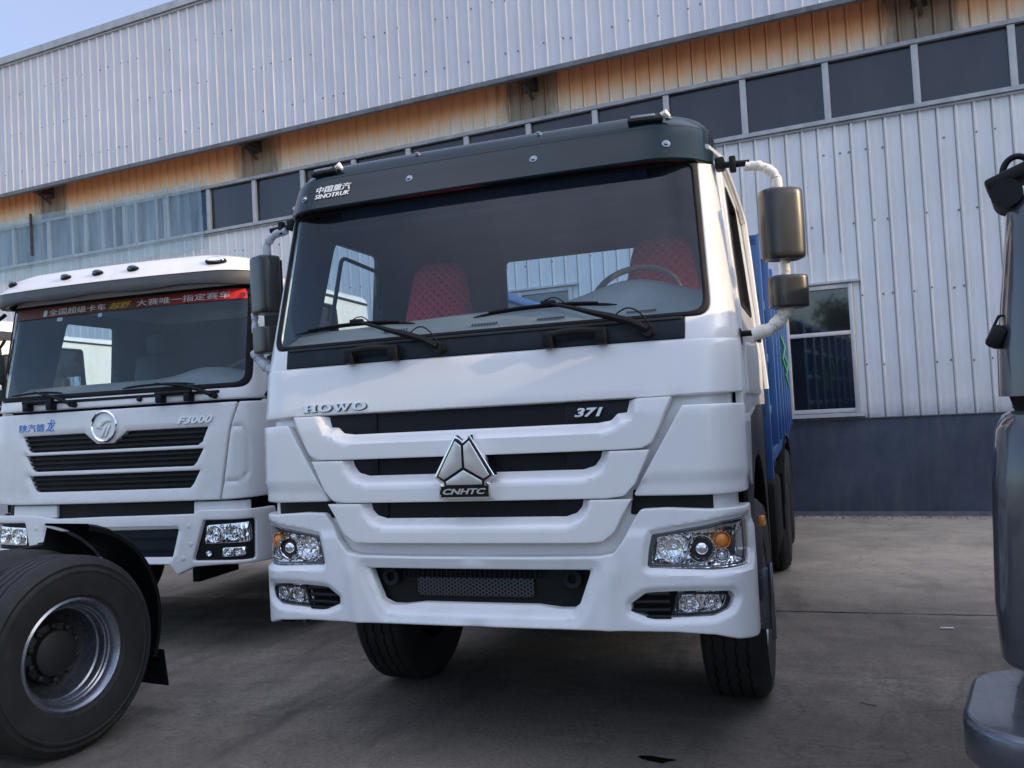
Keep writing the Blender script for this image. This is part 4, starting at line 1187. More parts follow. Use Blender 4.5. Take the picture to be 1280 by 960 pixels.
def shell2(lift, depth, roll, zlo, grow, back=False):
    out = [(-T.us(y2, zlo), zlo), (0, zlo), (T.us(y2, zlo), zlo), (T.us(y2, 2.74), 2.74), (0, 2.74), (-T.us(y2, 2.74), 2.74)]
    ws = toT([(x + math.copysign(grow, x), z + (grow if z > 2.3 else -grow), r) for x, z, r in WT])
    hs = [ws] + [sideT([(y + (grow if y > 1.1 else -grow), z + (grow if z > 2.3 else -grow), r) for y, z, r in D2], s) for s in (1, -1)]
    mb = MB(); panel(mb, T, out, hs, roll=roll, depth=depth, grid=.06, lift=lift, conv=False, r=.004, step=.05, back=back); return mb
cab2 = shell2(0, .035, .012, 1.845, 0).build('cab_shell', M['white_old'], truck2)
shell2(-.04, .012, 0, 1.86, -.012, True).build('cab_lining', M['inner'], cab2)
mb = MB()
for sg in (1, -1):
    panel(mb, T, sideT([(.26, 1.12, .02), (.62, 1.12, .02), (.74, 1.45, .02), (y2, 1.45), (y2, 1.835), (.26, 1.835)], sg), roll=.006, depth=.03, grid=.1, conv=False, r=.01)
mb.build('side_panel', M['white_old'], cab2)
roof(None, None, 'roof', M['white_old'], cab2, T, y2, 2.73)
mb = MB(); f2 = Flat((0, y2, 0), (1, 0, 0), (0, 0, 1), (0, 1, 0))
RW2 = [(-.02, 2.16, .04), (.86, 2.16, .04), (.86, 2.52, .04), (-.02, 2.52, .04)]
RW2 = [(.30, 2.08, .04), (1.00, 2.08, .04), (1.00, 2.40, .04), (.30, 2.40, .04)]
panel(mb, f2, [(-1.19, 1.45), (1.19, 1.45), (1.165, 2.73), (-1.165, 2.73)], [RW2], roll=.003, depth=.03, grid=.15, lift=-.002); mb.build('rear_wall', M['inner'], cab2)
mb = MB(); panel(mb, f2, RW2, roll=0, depth=.004, grid=.3, lift=-.02); mb.build('rear_window', M['glass'], cab2)
mb = MB(); mb.box((0, 1.2, 1.60), (2.34, 1.8, .05)); mb.box((0, .33, 1.72), (2.3, .1, .30)); mb.build('cab_floor', M['inner'], cab2)
mb = MB(); panel(mb, T, WT, [[(x * .965, z + (.035 if z < 2.3 else -.02), r * .8) for x, z, r in WT]], roll=.006, depth=.02, grid=.03, lift=.004); mb.build('windshield_seal', M['rubber'], truck2)
ap('windshield', 'glass', [(x * .985, z + (.012 if z < 2.3 else -.012), r) for x, z, r in WT], roll=0, depth=.004, grid=.06, lift=-.004)
# banner on the glass with its lettering
bn = ap('windshield_banner', 'banner', [(-1.03, 2.590, .004), (1.115, 2.592, .01), (1.10, 2.672, .02), (-1.02, 2.674, .01)], roll=0, depth=.001, grid=.04, lift=.006)
for txt, xa, xb, mt in (('全国超级卡车', -.675, -.105, 'white_letter'), ('越野', -.075, .135, 'yellow_letter'), ('大赛唯一指定赛车', .185, 1.0, 'white_letter')):
    letter('lettering', txt, T, xa, xb, 2.603, 2.655, M[mt], bn, bold=.003, shear=.3 if mt[0] == 'y' else 0, lift=.007, extr=.001)
mb = MB(); panel(mb, T, [(-.735, 2.60, .01), (-.695, 2.60, .01), (-.690, 2.65, .01), (-.725, 2.65, .01)], roll=0, depth=.001, grid=.1, lift=.008); mb.build('banner_mark', M['white_letter'], bn)
mb = MB(); panel(mb, T, [(-.60, 2.555, .01), (-.545, 2.555, .01), (-.545, 2.586, .01), (-.60, 2.586, .01)], roll=0, depth=.001, grid=.1, lift=-.008)
panel(mb, T, [(-.19, 2.556, .015), (-.15, 2.556, .015), (-.15, 2.588, .015), (-.19, 2.588, .015)], roll=0, depth=.001, grid=.1, lift=-.008)
mb.build('glass_sticker', M['white_letter'], truck2)
# visor: white upper shell, grey lower lip
VT = Surf([(2.66, .02), (2.70, .0), (2.78, .0), (2.80, .01), (2.84, .05), (2.90, .10), (2.94, .17), (2.955, .26)],
          [(2.66, 1.20), (2.78, 1.22), (2.80, 1.22), (2.86, 1.17), (2.92, 1.08), (2.955, .96)], r=.26, crown=.10)
def loftv(zs, name, mat, rb=0, inner=True):
    mb = MB(); rows = []
    for z in zs:
        U = VT.a(z) - VT.r + VT.r * PI / 2 + .22
        rows.append([VT(-U + 2 * U * j / 80, z, 0) for j in range(81)])
    mb.grid(rows)
    if inner: mb.grid([[VT((-1 + j / 40) * (VT.a(z) - VT.r + VT.r * PI / 2 + .22), z, -.02) for j in range(81)] for z in zs], flip=True)
    if rb: mb.grid([rows[-1], [(p[0] * .9, max(p[1], .15) + .35, 2.96) for p in rows[-1]], [(p[0] * .2, 1.0, 2.93) for p in rows[-1]]])
    return mb.build(name, M[mat], truck2)
vis2 = loftv([2.790, 2.80, 2.82, 2.84, 2.86, 2.88, 2.90, 2.92, 2.93, 2.94, 2.948, 2.954], 'sun_visor', 'white_old', rb=1)
mb = MB(); rows = []
for z, l in ((2.690, -.03), (2.697, -.005), (2.715, 0), (2.745, .0), (2.783, .0)):
    U = VT.a(z) - VT.r + VT.r * PI / 2 + .20
    rows.append([VT(-U + 2 * U * j / 80, z + .010 * math.cos(j * .32) * (z < 2.72), l) for j in range(81)])
mb.grid(rows); mb.grid([[(p[0] * .985, p[1] + .03, p[2]) for p in r_] for r_ in rows], flip=True)
mb.build('visor_lip', M['visorlip'] if 'visorlip' in M else M['dkgrey'], vis2)
for x, z, w in ((-.955, 2.868, .055), (-.36, 2.862, .05), (-.05, 2.864, .05), (.27, 2.866, .05), (.955, 2.866, .078)):
    u = VT.u(x, z); p = Vector(VT(u, z, 0)); d = (Vector(VT(u, z, 1)) - p).normalized(); ex = (Vector(VT(u + .01, z, 0)) - p).normalized(); e3_ = ex.cross(d)
    R3 = Matrix((ex, e3_, d)).transposed().to_4x4(); Mx = Matrix.Translation(p) @ R3 @ Matrix.Diagonal((w, w * .48, .032, 1))
    mb = MB(); mb.lathe([(1.0, -.1), (1.0, .3), (.86, .55), (.80, .45)], 24, Mx); lm = mb.build('marker_lamp', M['black'], vis2)
    mb = MB(); mb.lathe([(.84, .4), (.74, .85), (.4, 1.1), (.001, 1.15)], 24, Mx); mb.build('lens', M['chrome'] if w > .07 else M['dark_lens'], lm)
# hood
HP = [(-uT(1.2), 1.13, .10), (-.9, 1.112), (.955, 1.116, .01), (1.038, 1.640, 0), (1.095, 1.822, .01), (-uT(1.8), 1.822, .01)]
HP = [(T.u(p[0], p[1]) if abs(p[0]) < 1.2 else p[0], p[1]) + tuple(p[2:]) for p in HP]
def hexa(z0, z1, xt, xb): return [(-xt, z1, .004), (-xb - .03, z0 + .03, .02), (-xb, z0, .02), (xb, z0, .02), (xb + .03, z0 + .03, .02), (xt, z1, .004)]
G1 = [(-.855, 1.648, .004), (-.80, 1.545, .02), (-.775, 1.518, .02), (.775, 1.518, .02), (.815, 1.545, .02), (.860, 1.650, .004), (.16, 1.650, .01), (.035, 1.563, .01), (-.115, 1.563, .01), (-.235, 1.650, .01)]
G2 = hexa(1.367, 1.492, .82, .735); G3 = hexa(1.208, 1.334, .79, .705)
gp = [dens(fillet(toT(g_), .01), .04) for g_ in (G1, G2, G3)]
def hf(P):
    o = np.zeros(len(P))
    for g_ in gp: o -= .014 * (1 - sm(sdist(P, g_) / .018))
    return o
hood2 = ap('hood_panel', 'white_old', HP, [toT(G1), toT(G2), toT(G3)], roll=.008, depth=.05, grid=.03, step=.03, conv=False, liftfn=hf, lift=.004)
cp = [(.968, 1.116, .01), (uT(1.2), 1.13, .08), (uT(1.8) + .02, 1.822, .01), (1.108, 1.822, .01), (1.050, 1.640, 0)]
cp = [(T.u(p[0], p[1]) if p[0] < 1.2 else p[0], p[1]) + tuple(p[2:]) for p in cp]
gro = dens(fillet(toT([(.985, 1.242, .03), (1.12, 1.25, .05), (1.158, 1.30, .04), (1.160, 1.585, .04), (1.13, 1.640, .04), (1.05, 1.644, .01)]), .02), .03)
ap('corner_panel', 'white_old', cp, roll=.008, depth=.05, grid=.022, conv=False, liftfn=lambda P: -.010 * (1 - sm(np.abs(sdist(P, gro)) / .016)), lift=.004)
for g_, zz in ((G1, 1.58), (G2, 1.43), (G3, 1.27)):
    mb = MB(); zs = [q[1] for q in g_]; z0, z1 = min(zs) - .01, max(zs) + .01; xm = max(q[0] for q in g_) + .01
    panel(mb, T, [(-xm, z0), (xm, z0), (xm, z1), (-xm, z1)], roll=0, depth=.01, grid=.08, lift=-.045)
    gm = mb.build('grille_mesh', M['dark_grille'] if 'dark_grille' in M else M['black'], truck2)
    mb = MB()
    for k in range(3):
        zc = z0 + .025 + k * .036
        mb.grid([[T(T.u(x, zc), zc + dz, l) for x in np.linspace(-xm + .03 + .02 * (2 - k), xm - .03 - .02 * (2 - k), 24)] for dz, l in ((0, -.044), (.004, -.018), (.018, -.016), (.022, -.044))])
    mb.build('grille_slat', M['dkgrey'], gm)
mb = MB(); panel(mb, T, [(-.60, .99), (.80, .99), (.80, 1.13), (-.60, 1.13)], roll=0, depth=.01, grid=.1, lift=-.06)
panel(mb, T, [(-1.15, .97), (1.15, .97), (1.15, 1.14), (-1.15, 1.14)], roll=0, depth=.01, grid=.1, lift=-.09)
mb.build('gap_panel', M['black'], truck2)
mb = MB()
for a, b in ((-.98, -.53), (.715, 1.18)): panel(mb, T, [(a, 1.01), (b, 1.01), (b, 1.108), (a, 1.108)], roll=.01, depth=.03, grid=.05, lift=-.035)
mb.build('inner_panel', M['white_old'], truck2)
# emblem, lettering
mb = MB(); c = Vector(T(-.034, 1.692, .008)); A3 = axisM(c, (0, -1, .04))
mb.lathe([(.122, -.004), (.124, .010), (.112, .016), (.102, .008), (.101, .004)], 44, A3); e_ = mb.build('emblem', M['chrome'], truck2)
mb = MB(); mb.lathe([(.102, .003), (.001, .005)], 40, A3); mb.build('emblem_field', M['white_letter'], e_)
mb = MB(); fe = Flat(c, (1, 0, 0), (0, .04, 1), (0, -1, 0))
panel(mb, fe, [(-.075, -.01, 0), (-.055, .035, 0), (-.02, .065, 0), (.05, .070, 0), (.078, .035, 0), (.02, .030, 0), (-.005, .012, 0), (-.03, .0, 0), (-.015, -.02, 0), (-.05, -.015, 0)], roll=.003, depth=.004, grid=.2, lift=.010)
panel(mb, fe, [(-.035, -.075, 0), (-.015, -.085, 0), (.030, .000, 0), (.010, .012, 0)], roll=.002, depth=.004, grid=.2, lift=.010)
panel(mb, fe, [(.000, -.085, 0), (.025, -.078, 0), (.065, .010, 0), (.042, .012, 0)], roll=.002, depth=.004, grid=.2, lift=.010)
mb.build('emblem_facet', M['silver'], e_)
letter('lettering', 'F3000', T, .613, .908, 1.678, 1.735, M['silver'], hood2, bold=.035, shear=.3, lift=.006, extr=.008)
letter('lettering', '陕汽德', T, -.885, -.625, 1.680, 1.742, M['blue_letter'], hood2, bold=.004, lift=.005)
letter('lettering', '龙', T, -.610, -.515, 1.676, 1.770, M['blue_letter'], hood2, bold=.004, shear=.3, lift=.005)
ap('cowl', 'rubber', [(-.80, 1.893, .01), (.95, 1.893, .01), (.95, 1.915, .01), (-.80, 1.915, .01)], roll=.003, depth=.02, grid=.1, lift=.006)
for cx in (-.65, .61):
    h = MB()
    for dx in (-.13, .11): h.box(Vector(T(cx + dx, 1.875)) + Vector((0, -.03, 0)), (.055, .07, .065), bev=.01)
    h.tube([Vector(T(cx + t, 1.905, .05)) for t in np.linspace(-.16, .14, 7)], .018, 8); h.build('grab_handle', M['black'], truck2)
mb = MB(); mb.lathe([(.02, 0), (.02, .02), (.001, .025)], 12, axisM(T(.275, 1.882, 0), (0, -1, .3))); mb.build('washer_nozzle', M['black'], truck2)
for k, (px, bx0, bx1) in enumerate(((.92, .12, .75), (-.33, -.98, -.45))):
    mb = MB(); W2 = lambda x, z, l: Vector(T(T.u(x, z), z, l))
    mb.tube([W2(px, 1.872, 0), W2(px, 1.872, .055)], .022, 12)
    mx = (bx0 + bx1) / 2
    mb.tube([W2(px, 1.874, .05), W2(px - .10, 1.915, .06), W2(px - .25, 1.955, .055), W2(mx, 1.985, .045)], [.017, .015, .011, .008], 8)
    w = mb.build('wiper', M['black'], truck2)
    mb = MB(); mb.tube([W2(bx0 + (bx1 - bx0) * t, 1.968 + .016 * (1 - (2 * t - 1) ** 2), .018) for t in np.linspace(0, 1, 11)], [.004] + [.009] * 9 + [.004], 6); mb.build('wiper_blade', M['rubber'], w)
# bumper
ub_ = uT(.8, .05)
B2 = [(-.52, 1.003, .01), (-.10, 1.012, 0), (.74, 1.020, .02), (.785, 1.047, .02), (ub_, 1.040, .03), (ub_ + .03, .85, 0), (ub_, .655, .03), (1.0, .655, 0), (.75, .640, .03), (.605, .580, .02), (.545, .655, .02), (-.55, .66, .02), (-.61, .585, .02), (-.75, .640, .03), (-1.0, .655, 0), (-ub_, .655, .03), (-(ub_ + .03), .85, 0), (-ub_, 1.03, .03), (-.76, 1.035, .02)]
B2 = [(T.u(p[0], p[1]) if abs(p[0]) < 1.19 else p[0], p[1]) + tuple(p[2:]) for p in B2]
I2 = toT([(-.605, .905, .01), (.605, .912, .01), (.560, .710, .02), (-.56, .710, .02)])
H2 = [(.818, .972, .02), (T.u(1.16, .97) + .05, .972, .03), (T.u(1.16, .7) + .06, .682, .03), (.735, .682, .02)]
H2 = [(T.u(p[0], p[1]) if p[0] < 1.1 else p[0], p[1], p[2]) for p in H2]
i2 = dens(fillet(I2, .01), .04)
bf2 = lambda P: -.02 * (1 - sm(sdist(P, i2) / .03))
mb = MB(); panel(mb, T, B2, [I2, H2, mirror(H2)], roll=.010, depth=.05, grid=.03, step=.03, conv=False, liftfn=bf2); bump2 = mb.build('bumper', M['white_old'], truck2)
mb = MB(); panel(mb, T, [(-.64, .69), (.64, .69), (.64, .93), (-.64, .93)], roll=0, depth=.01, grid=.1, lift=-.06)
for z in (.76, .85): mb.box(T(0, z, -.05), (1.15, .02, .012))
mb.build('intake_backing', M['cowl'], bump2)
mb = MB(); mb.grid([[T(u, .66, -.03) for u in np.linspace(-ub_, ub_, 40)], [(T(u, .66)[0] * .95, T(u, .66)[1] + .35, .68) for u in np.linspace(-ub_, ub_, 40)]]); mb.build('bumper_underside', M['chassis'], bump2)
for x, z in ((.70, .93), (.66, .70), (-.70, .93), (-.66, .70), (.72, .80)):
    mb = MB(); mb.lathe([(.018, 0), (.016, .004), (.001, .006)], 14, axisM(T(x, z, 0), (0, -1, 0))); mb.build('screw_cap', M['white_old'], bump2)
for sg in (1, -1):
    o = H2 if sg > 0 else mirror(H2)
    mb = MB(); panel(mb, T, o, roll=0, depth=.01, grid=.06, conv=False, lift=-.035); hl = mb.build('headlight', M['black'], truck2)
    q1 = toT([(.835, .935, .02), (1.15, .952, .02), (1.165, .81, .03), (.815, .80, .02)]); q1 = [(p[0] + (.03 if i in (1, 2) else 0), p[1], p[2]) for i, p in enumerate(q1)]
    q2 = toT([(.965, .772, .01), (1.15, .775, .01), (1.15, .715, .02), (.96, .705, .01)])
    for q, nm in ((q1, 'reflector'), (q2, 'fog_reflector')):
        q = q if sg > 0 else mirror(q)
        mb = MB(); panel(mb, T, q, roll=.004, depth=.02, grid=.06, conv=False, lift=-.028); mb.build(nm, M['facet'], hl)
    for x, z, r in ((.91, .868, .058), (1.06, .876, .052), (1.01, .74, .026), (1.10, .742, .026), (.868, .735, .020)):
        mb = MB(); lamp_bowl(mb, T(T.u(sg * x, z), z, -.010), Vector((sg * .2, -1, 0)), r, r * .6, 26); bb = mb.build('lamp_bowl', M['facet'], hl, sharp=8)
        mb = MB(); lamp_ball(mb, T(T.u(sg * x, z), z, -.03), Vector((sg * .2, -1, 0)), r * .42, 14); mb.build('bulb', M['chrome'], bb)
    q = q1 if sg > 0 else mirror(q1)
    mb = MB(); panel(mb, T, q, roll=0, depth=.003, grid=.06, conv=False, lift=-.004); mb.build('lens', M['lens'], hl)
    o = sideT([(.62, 1.47, .03), (1.62, 1.47, .03), (1.64, 2.70, .05), (.80, 2.70, .06), (.58, 2.0, .03)], sg); h = sideT(D2, sg)
    mb = MB(); panel(mb, T, o, [h], roll=.008, depth=.012, grid=.08, conv=False, lift=.010); dr = mb.build('door', M['white_old'], truck2)
    mb = MB(); panel(mb, T, h, roll=0, depth=.004, grid=.2, conv=False, lift=-.012); mb.build('window', M['glass'], dr)
    mb = MB(); qs = dens(fillet(h, .04), .05); qs = qs if area(qs) > 0 else qs[::-1]
    panel(mb, T, [tuple(p) for p in qs], [[tuple(p) for p in inset(qs, .02)]], roll=.004, depth=.05, grid=.3, conv=False, lift=.016, r=0); mb.build('window_seal', M['rubber'], dr)
    mb = MB(); mb.box(T(sg * T.us(1.45, 1.93), 1.93, .03), (.03, .16, .035), bev=.01)
    mb.build('handle', M['black'], dr)
    mb = MB(); mb.tube([T(sg * T.us(y, z), z, .006) for y, z in ((.30, 2.74), (1.2, 2.745), (2.12, 2.735))], .012, 6); mb.build('drip_rail', M['dkgrey'], cab2)
    mb = MB(); q = [(.35, .60), (.35, 1.45), (2.10, 1.45), (2.10, .62), (1.98, .62)] + [(1.28 + .70 * math.cos(a), .62 + .70 * math.sin(a)) for a in np.linspace(0, PI, 14)]
    panel(mb, Flat((sg * 1.225, 0, 0), (0, 1, 0), (0, 0, 1), (sg, 0, 0)), q, roll=.004, depth=.02, grid=.2, r=.004); mb.build('fender', M['black'], truck2)
    # mirrors on a short arm
    mb = MB(); mb.tube([(sg * 1.17, .26, 2.66), (sg * 1.20, .20, 2.60), (sg * 1.36, .20, 2.59), (sg * 1.41, .20, 2.64), (sg * 1.42, .21, 2.67)], .016, 8)
    mb.tube([(sg * 1.36, .20, 2.6), (sg * 1.38, .22, 2.0), (sg * 1.24, .28, 1.86)], .014, 8)
    arm = mb.build('mirror_arm', M['black'], truck2)
    for nm, z0, z1 in (('mirror_housing', 2.20, 2.52), ('wide_angle_mirror', 1.98, 2.16)):
        mb = MB(); mb.box((sg * 1.40, .22, (z0 + z1) / 2), (.20, .12, z1 - z0), Matrix.Rotation(-.3 * sg, 3, 'Z'), bev=.045); mb.build(nm, M['black'], truck2)
    wheel(truck2, (sg * 1.22, 1.30, .53), sg, R=.53, W=.30, rim=.29, dish=.02, blocks=30)
    wheel(truck2, (sg * 1.23, 4.6, .53), sg, R=.53, W=.30, rim=.29, dish=.15, blocks=30)
mb = MB(); rows = []
for y in (.14, .22, .30, .40, .50, .60, .61):
    rows.append([(x, y + .05 * abs(x), (1.96 + .09 * float(sm((y - .14) / .3)) + .07 * math.exp(-((x - .62) / .25) ** 2) * float(sm((y - .2) / .2))) if y < .605 else 1.65) for x in np.linspace(-1.14, 1.14, 40)])
mb.grid(rows); mb.build('dashboard', M['dash'], truck2)
mb = MB(); A3 = Matrix.Translation((.66, .80, 2.02)) @ Matrix.Rotation(math.radians(48), 4, 'X')
mb.tube([A3 @ Vector((.23 * math.cos(a), .23 * math.sin(a), 0)) for a in np.linspace(0, 2 * PI, 33)], .015, 8, cap=False); mb.tube([A3 @ Vector((-.2, 0, 0)), A3 @ Vector((.2, 0, 0))], .02, 8); mb.tube([A3 @ Vector((0, 0, 0)), A3 @ Vector((0, 0, -.35))], .04, 8)
mb.build('steering_wheel', M['wheelgrip'], truck2)
for cx in (-.70, .66):
    mb = MB(); mb.box((cx, 1.5, 2.05), (.50, .16, .62), Matrix.Rotation(-.15, 3, 'X'), bev=.06); mb.box((cx, 1.56, 2.46), (.30, .11, .20), bev=.04); mb.box((cx, 1.25, 1.74), (.5, .5, .14), bev=.04)
    mb.build('seat', M['seatgrey'] if 'seatgrey' in M else M['dkgrey'], truck2)
mb = MB()
for sg in (1, -1): mb.box((sg * .43, 3.0, .92), (.08, 5.2, .24))
mb.tube([(-.95, 1.3, .53), (.95, 1.3, .53)], .06, 8); mb.tube([(-.95, 4.6, .53), (.95, 4.6, .53)], .09, 8); mb.box((0, 1.3, 1.1), (1.5, 1.5, .75)); mb.box((0, 2.9, .75), (1.9, 1.4, .6)); mb.box((0, .4, .84), (1.6, .1, .26))
mb.box((.55, .55, .60), (.06, .5, .25)); mb.box((-.55, .55, .60), (.06, .5, .25))
mb.build('chassis', M['chassis'], truck2)
explode(truck2, SPLIT)
truck3 = copy_tree(truck2)
truck3.location = (-7.75, 2.65, 0); truck3['label'] = 'pale sunlit truck at the far left edge, mostly hidden behind the bannered truck'

# ================================================================== WHEEL OF A CHASSIS IN THE FOREGROUND
fgc = empty('truck_chassis', 'bare black truck chassis at the lower left with a big deep-dish wheel', 'truck chassis', (-2.105, -.285, 0), math.radians(-6))
wheel(fgc, (0, 0, .505), 1, R=.505, W=.29, rim=.275, dish=.19, blocks=30, zig=.004)
wheel(fgc, (-.33, 0, .515), 1, R=.515, W=.29, rim=.288, dish=.02, blocks=30, zig=.004)
wheel(fgc, (-2.3, 0, .515), -1, R=.515, W=.29, rim=.288, dish=.19, blocks=30, zig=.004)
mb = MB()
rows = []
for a in np.linspace(math.radians(74), math.radians(-18), 22):
    rr = .635 + .03 * math.sin(2 * a)
    y, z = rr * math.cos(a), .515 + rr * math.sin(a)
    rows.append([(-.10, y - .02 * math.cos(a), z - .025 * math.sin(a)), (-.095, y, z), (-.12, y + .012 * math.cos(a), z + .012 * math.sin(a)), (-.46, y + .012 * math.cos(a), z + .012 * math.sin(a)), (-.46, y, z), (-.12, y, z)])
mb.grid(rows)
mb.grid([[(-.44, .25 * math.cos(a), .515 + .25 * math.sin(a)), (-.44, .64 * math.cos(a), .515 + .64 * math.sin(a))] for a in np.linspace(math.radians(74), math.radians(-34), 12)])
mb.box((-.28, .66, .245), (.36, .012, .22), Matrix.Rotation(.12, 3, 'X'), bev=.004)
mb.build('mudguard', M['black'], fgc, fix=True)
mb = MB()
for x in (-.75, -1.55): mb.box((x, -1.6, .88), (.08, 4.0, .24))
mb.tube([(-.2, 0, .515), (-2.1, 0, .515)], .09, 10); mb.box((-1.15, -.1, .90), (.9, .9, .08)); mb.box((-.70, .45, .85), (.3, .08, .3))
mb.build('frame_rail', M['chassis'], fgc)

# ================================================================== DARK GREY TRUCK AT THE RIGHT EDGE
ht = math.radians(13)
gt = empty('grey_truck', 'dark grey truck cut off by the right edge, with a thick rounded bumper', 'truck', (2.062, -.50, 0), -ht)
# local: +X runs back along its side (away to the right), +Y across its front towards the building
def rr_rows(x0, y0, x1, y1, r, n=10):
    pts = []
    for cx, cy, a0 in ((x0 + r, y0 + r, PI), (x1 - r, y0 + r, 1.5 * PI), (x1 - r, y1 - r, 0), (x0 + r, y1 - r, .5 * PI)):
        for k in range(n + 1):
            a = a0 + PI / 2 * k / n; pts.append((cx + r * math.cos(a), cy + r * math.sin(a)))
    return pts
def boxloft(name, mat, spec, parent, cap=True, sharp=35):
    mb = MB(); rows = []
    for z, x0, y0, r in spec:
        rows.append([(x, y, z) for x, y in rr_rows(x0, y0, 2.1, 2.05, r)])
    if cap:
        rows = [[(1, 1, spec[0][0])] * len(rows[0])] + rows + [[(1, 1, spec[-1][0])] * len(rows[0])]
    mb.grid(rows, closed=True); return mb.build(name, M[mat], parent, sharp=sharp)
boxloft('lower_valance', 'black', [(.50, .16, .14, .10), (.60, .10, .08, .12), (.685, .05, .04, .13)], gt)
boxloft('cab_body', 'greycab', [(.68, .04, .03, .13), (.69, .02, .015, .135), (.71, .008, .004, .14), (.90, .0, .0, .14), (1.30, .015, .01, .15), (1.48, .035, .02, .15), (1.53, .06, .04, .14), (1.545, .09, .06, .12)], gt)
boxloft('cab_waist', 'black', [(1.54, .10, .07, .12), (1.60, .085, .06, .12)], gt)
boxloft('cab_upper', 'greycab', [(1.595, .055, .04, .13), (1.75, .06, .045, .13), (2.0, .09, .06, .12), (2.22, .115, .08, .11), (2.27, .14, .10, .10), (2.30, .22, .16, .08), (2.34, .24, .18, .08), (2.44, .25, .20, .08), (2.47, .32, .26, .06)], gt)
mb = MB()
for z0, z1 in ((1.72, 2.20),):
    fl3 = Flat((0, .052, 0), (1, 0, 0), (0, .08, 1), (0, -1, 0))
    panel(mb, fl3, [(.26, z0, .04), (1.1, z0, .04), (1.05, z1, .04), (.32, z1, .04)], roll=0, depth=.01, grid=.2, lift=.162)
mb.build('side_window', M['low_pane'], gt)
mb = MB(); rows = []
plan = lambda r, o: rr_rows(-.095 - o, -.36 - o, 1.6, .40 + o, r)
for z, o, r in ((.46, -.03, .20), (.465, -.008, .22), (.475, .0, .23), (.580, .002, .23), (.592, -.003, .23), (.600, -.012, .22), (.602, -.022, .21)):
    rows.append([(x, y, z) for x, y in plan(r, o)])
rows = [[(.7, 0, .46)] * len(rows[0])] + rows + [[(.7, 0, .604)] * len(rows[0])]
mb.grid(rows, closed=True); mb.build('bumper', M['greybump'], gt, sharp=50)
mb = MB(); A3 = axisM((.02, .22, 2.245), (1, .0, 0))
mb = MB(); rows = []
for t in np.linspace(0, 1, 3):
    rows.append([(.125 + .05 * math.cos(2 * PI * k / 20), .10 + .20 * t, 2.285 + .048 * math.sin(2 * PI * k / 20)) for k in range(20)])
rows = [[(.125, .10, 2.285)] * 20] + rows + [[(.125, .30, 2.285)] * 20]
mb.grid(rows, closed=True)
mb.box((.135, .20, 2.345), (.15, .18, .045), Matrix.Rotation(-.35, 3, 'Y'), bev=.012)
mb.tube([(.16 - .045 * math.cos(a), .18, 2.36 + .06 * math.sin(a) if a > 0 else 2.31) for a in np.linspace(-.3, PI, 16)], .011, 10)
mb.build('front_mirror', M['black'], gt)
mb = MB(); mb.box((.065, .12, 1.80), (.05, .08, .08), Matrix.Rotation(.5, 3, 'Y'), bev=.016); mb.tube([(.12, .12, 1.875), (.075, .12, 1.87), (.05, .12, 1.82)], .005, 6); mb.build('marker_lamp', M['black'], gt)
for x, y in ((.9, .16), (.9, 1.90)):
    sg = -1 if y < 1 else 1
    w_ = wheel(gt, (0, 0, 0), 1, R=.42, W=.26, rim=.24, dish=.04, blocks=24)
    w_.matrix_local = Matrix.Translation((x, y, .42)) @ Matrix.Rotation(sg * PI / 2, 4, 'Z')
mb = MB(); mb.box((1.2, 1.03, .55), (2.2, 1.2, .14)); mb.build('chassis', M['chassis'], gt)

mb = MB()
for z in (1.40, .86): mb.tube([(x, -.004, z) for x in np.linspace(.16, 1.9, 12)], .010, 6)
mb.build('trim_strip', M['black'], gt)
mb = MB(); mb.box((.42, .002, 1.10), (.006, .012, .80)); mb.build('door_seam', M['rubber'], gt)
mb = MB(); mb.box((.20, -.012, 1.20), (.05, .02, .09), bev=.008); mb.build('turn_signal', M['amber'], gt)

# ================================================================== WORKSHOP BUILDING
YAW = -0.0876416; DW_, DF = 8.9606, 8.50
wh = empty('workshop_building', 'long grey metal workshop behind the trucks, orange rust under its jutting fascia', 'building', (0, 0, 0), YAW)
BAY = [-26.98 + 1.118 * k for k in range(0, 34)]
BAY = [1.203 + 1.118 * k for k in range(-25, 8)]
def cladding(mb, s0, s1, z0, z1, D, pitch=.2125, phase=0, h=.024, thin=True, rows=2, wob=.002, groove=False):
    """vertical ribbed sheet facing -y"""
    k0 = math.ceil((s0 - phase) / pitch); prof = [(s0, 0)]
    k = k0
    while phase + k * pitch < s1:
        c = phase + k * pitch
        for dx, hh in (((-.036, 0), (-.034, -.03), (-.024, -.03), (-.022, 0)) if groove else ()) + ((-.020, 0), (-.008, h), (.006, h), (.020, 0)):
            if s0 < c + dx < s1: prof.append((c + dx, hh))
        if thin:
            for f_ in (.33, .66):
                for dx, hh in ((-.010, 0), (0, .003), (.010, 0)):
                    if s0 < c + f_ * pitch + dx < s1: prof.append((c + f_ * pitch + dx, hh))
        k += 1
    prof.append((s1, 0))
    zs = np.linspace(z0, z1, rows)
    mb.grid([[(s, D - hh + (rnd.uniform(-wob, wob) if 0 < i < rows - 1 else 0), z) for s, hh in prof] for i, z in enumerate(zs)])
SA, SB = -26.0, 9.5
UZ0, UZ1 = 5.44, 6.235
LZ0, LZ1 = 1.40, 3.16
LW = [(-.40, 1.365, 3.16), (-4.45, -2.68, 3.56), (-10.0, -8.25, 3.16), (-15.6, -13.85, 3.16)]
mb = MB()
LZT = 3.6
cladding(mb, SA, SB, LZT, UZ0 - .03, DW_, phase=.848, rows=6, h=.030, groove=True)
cur = SA
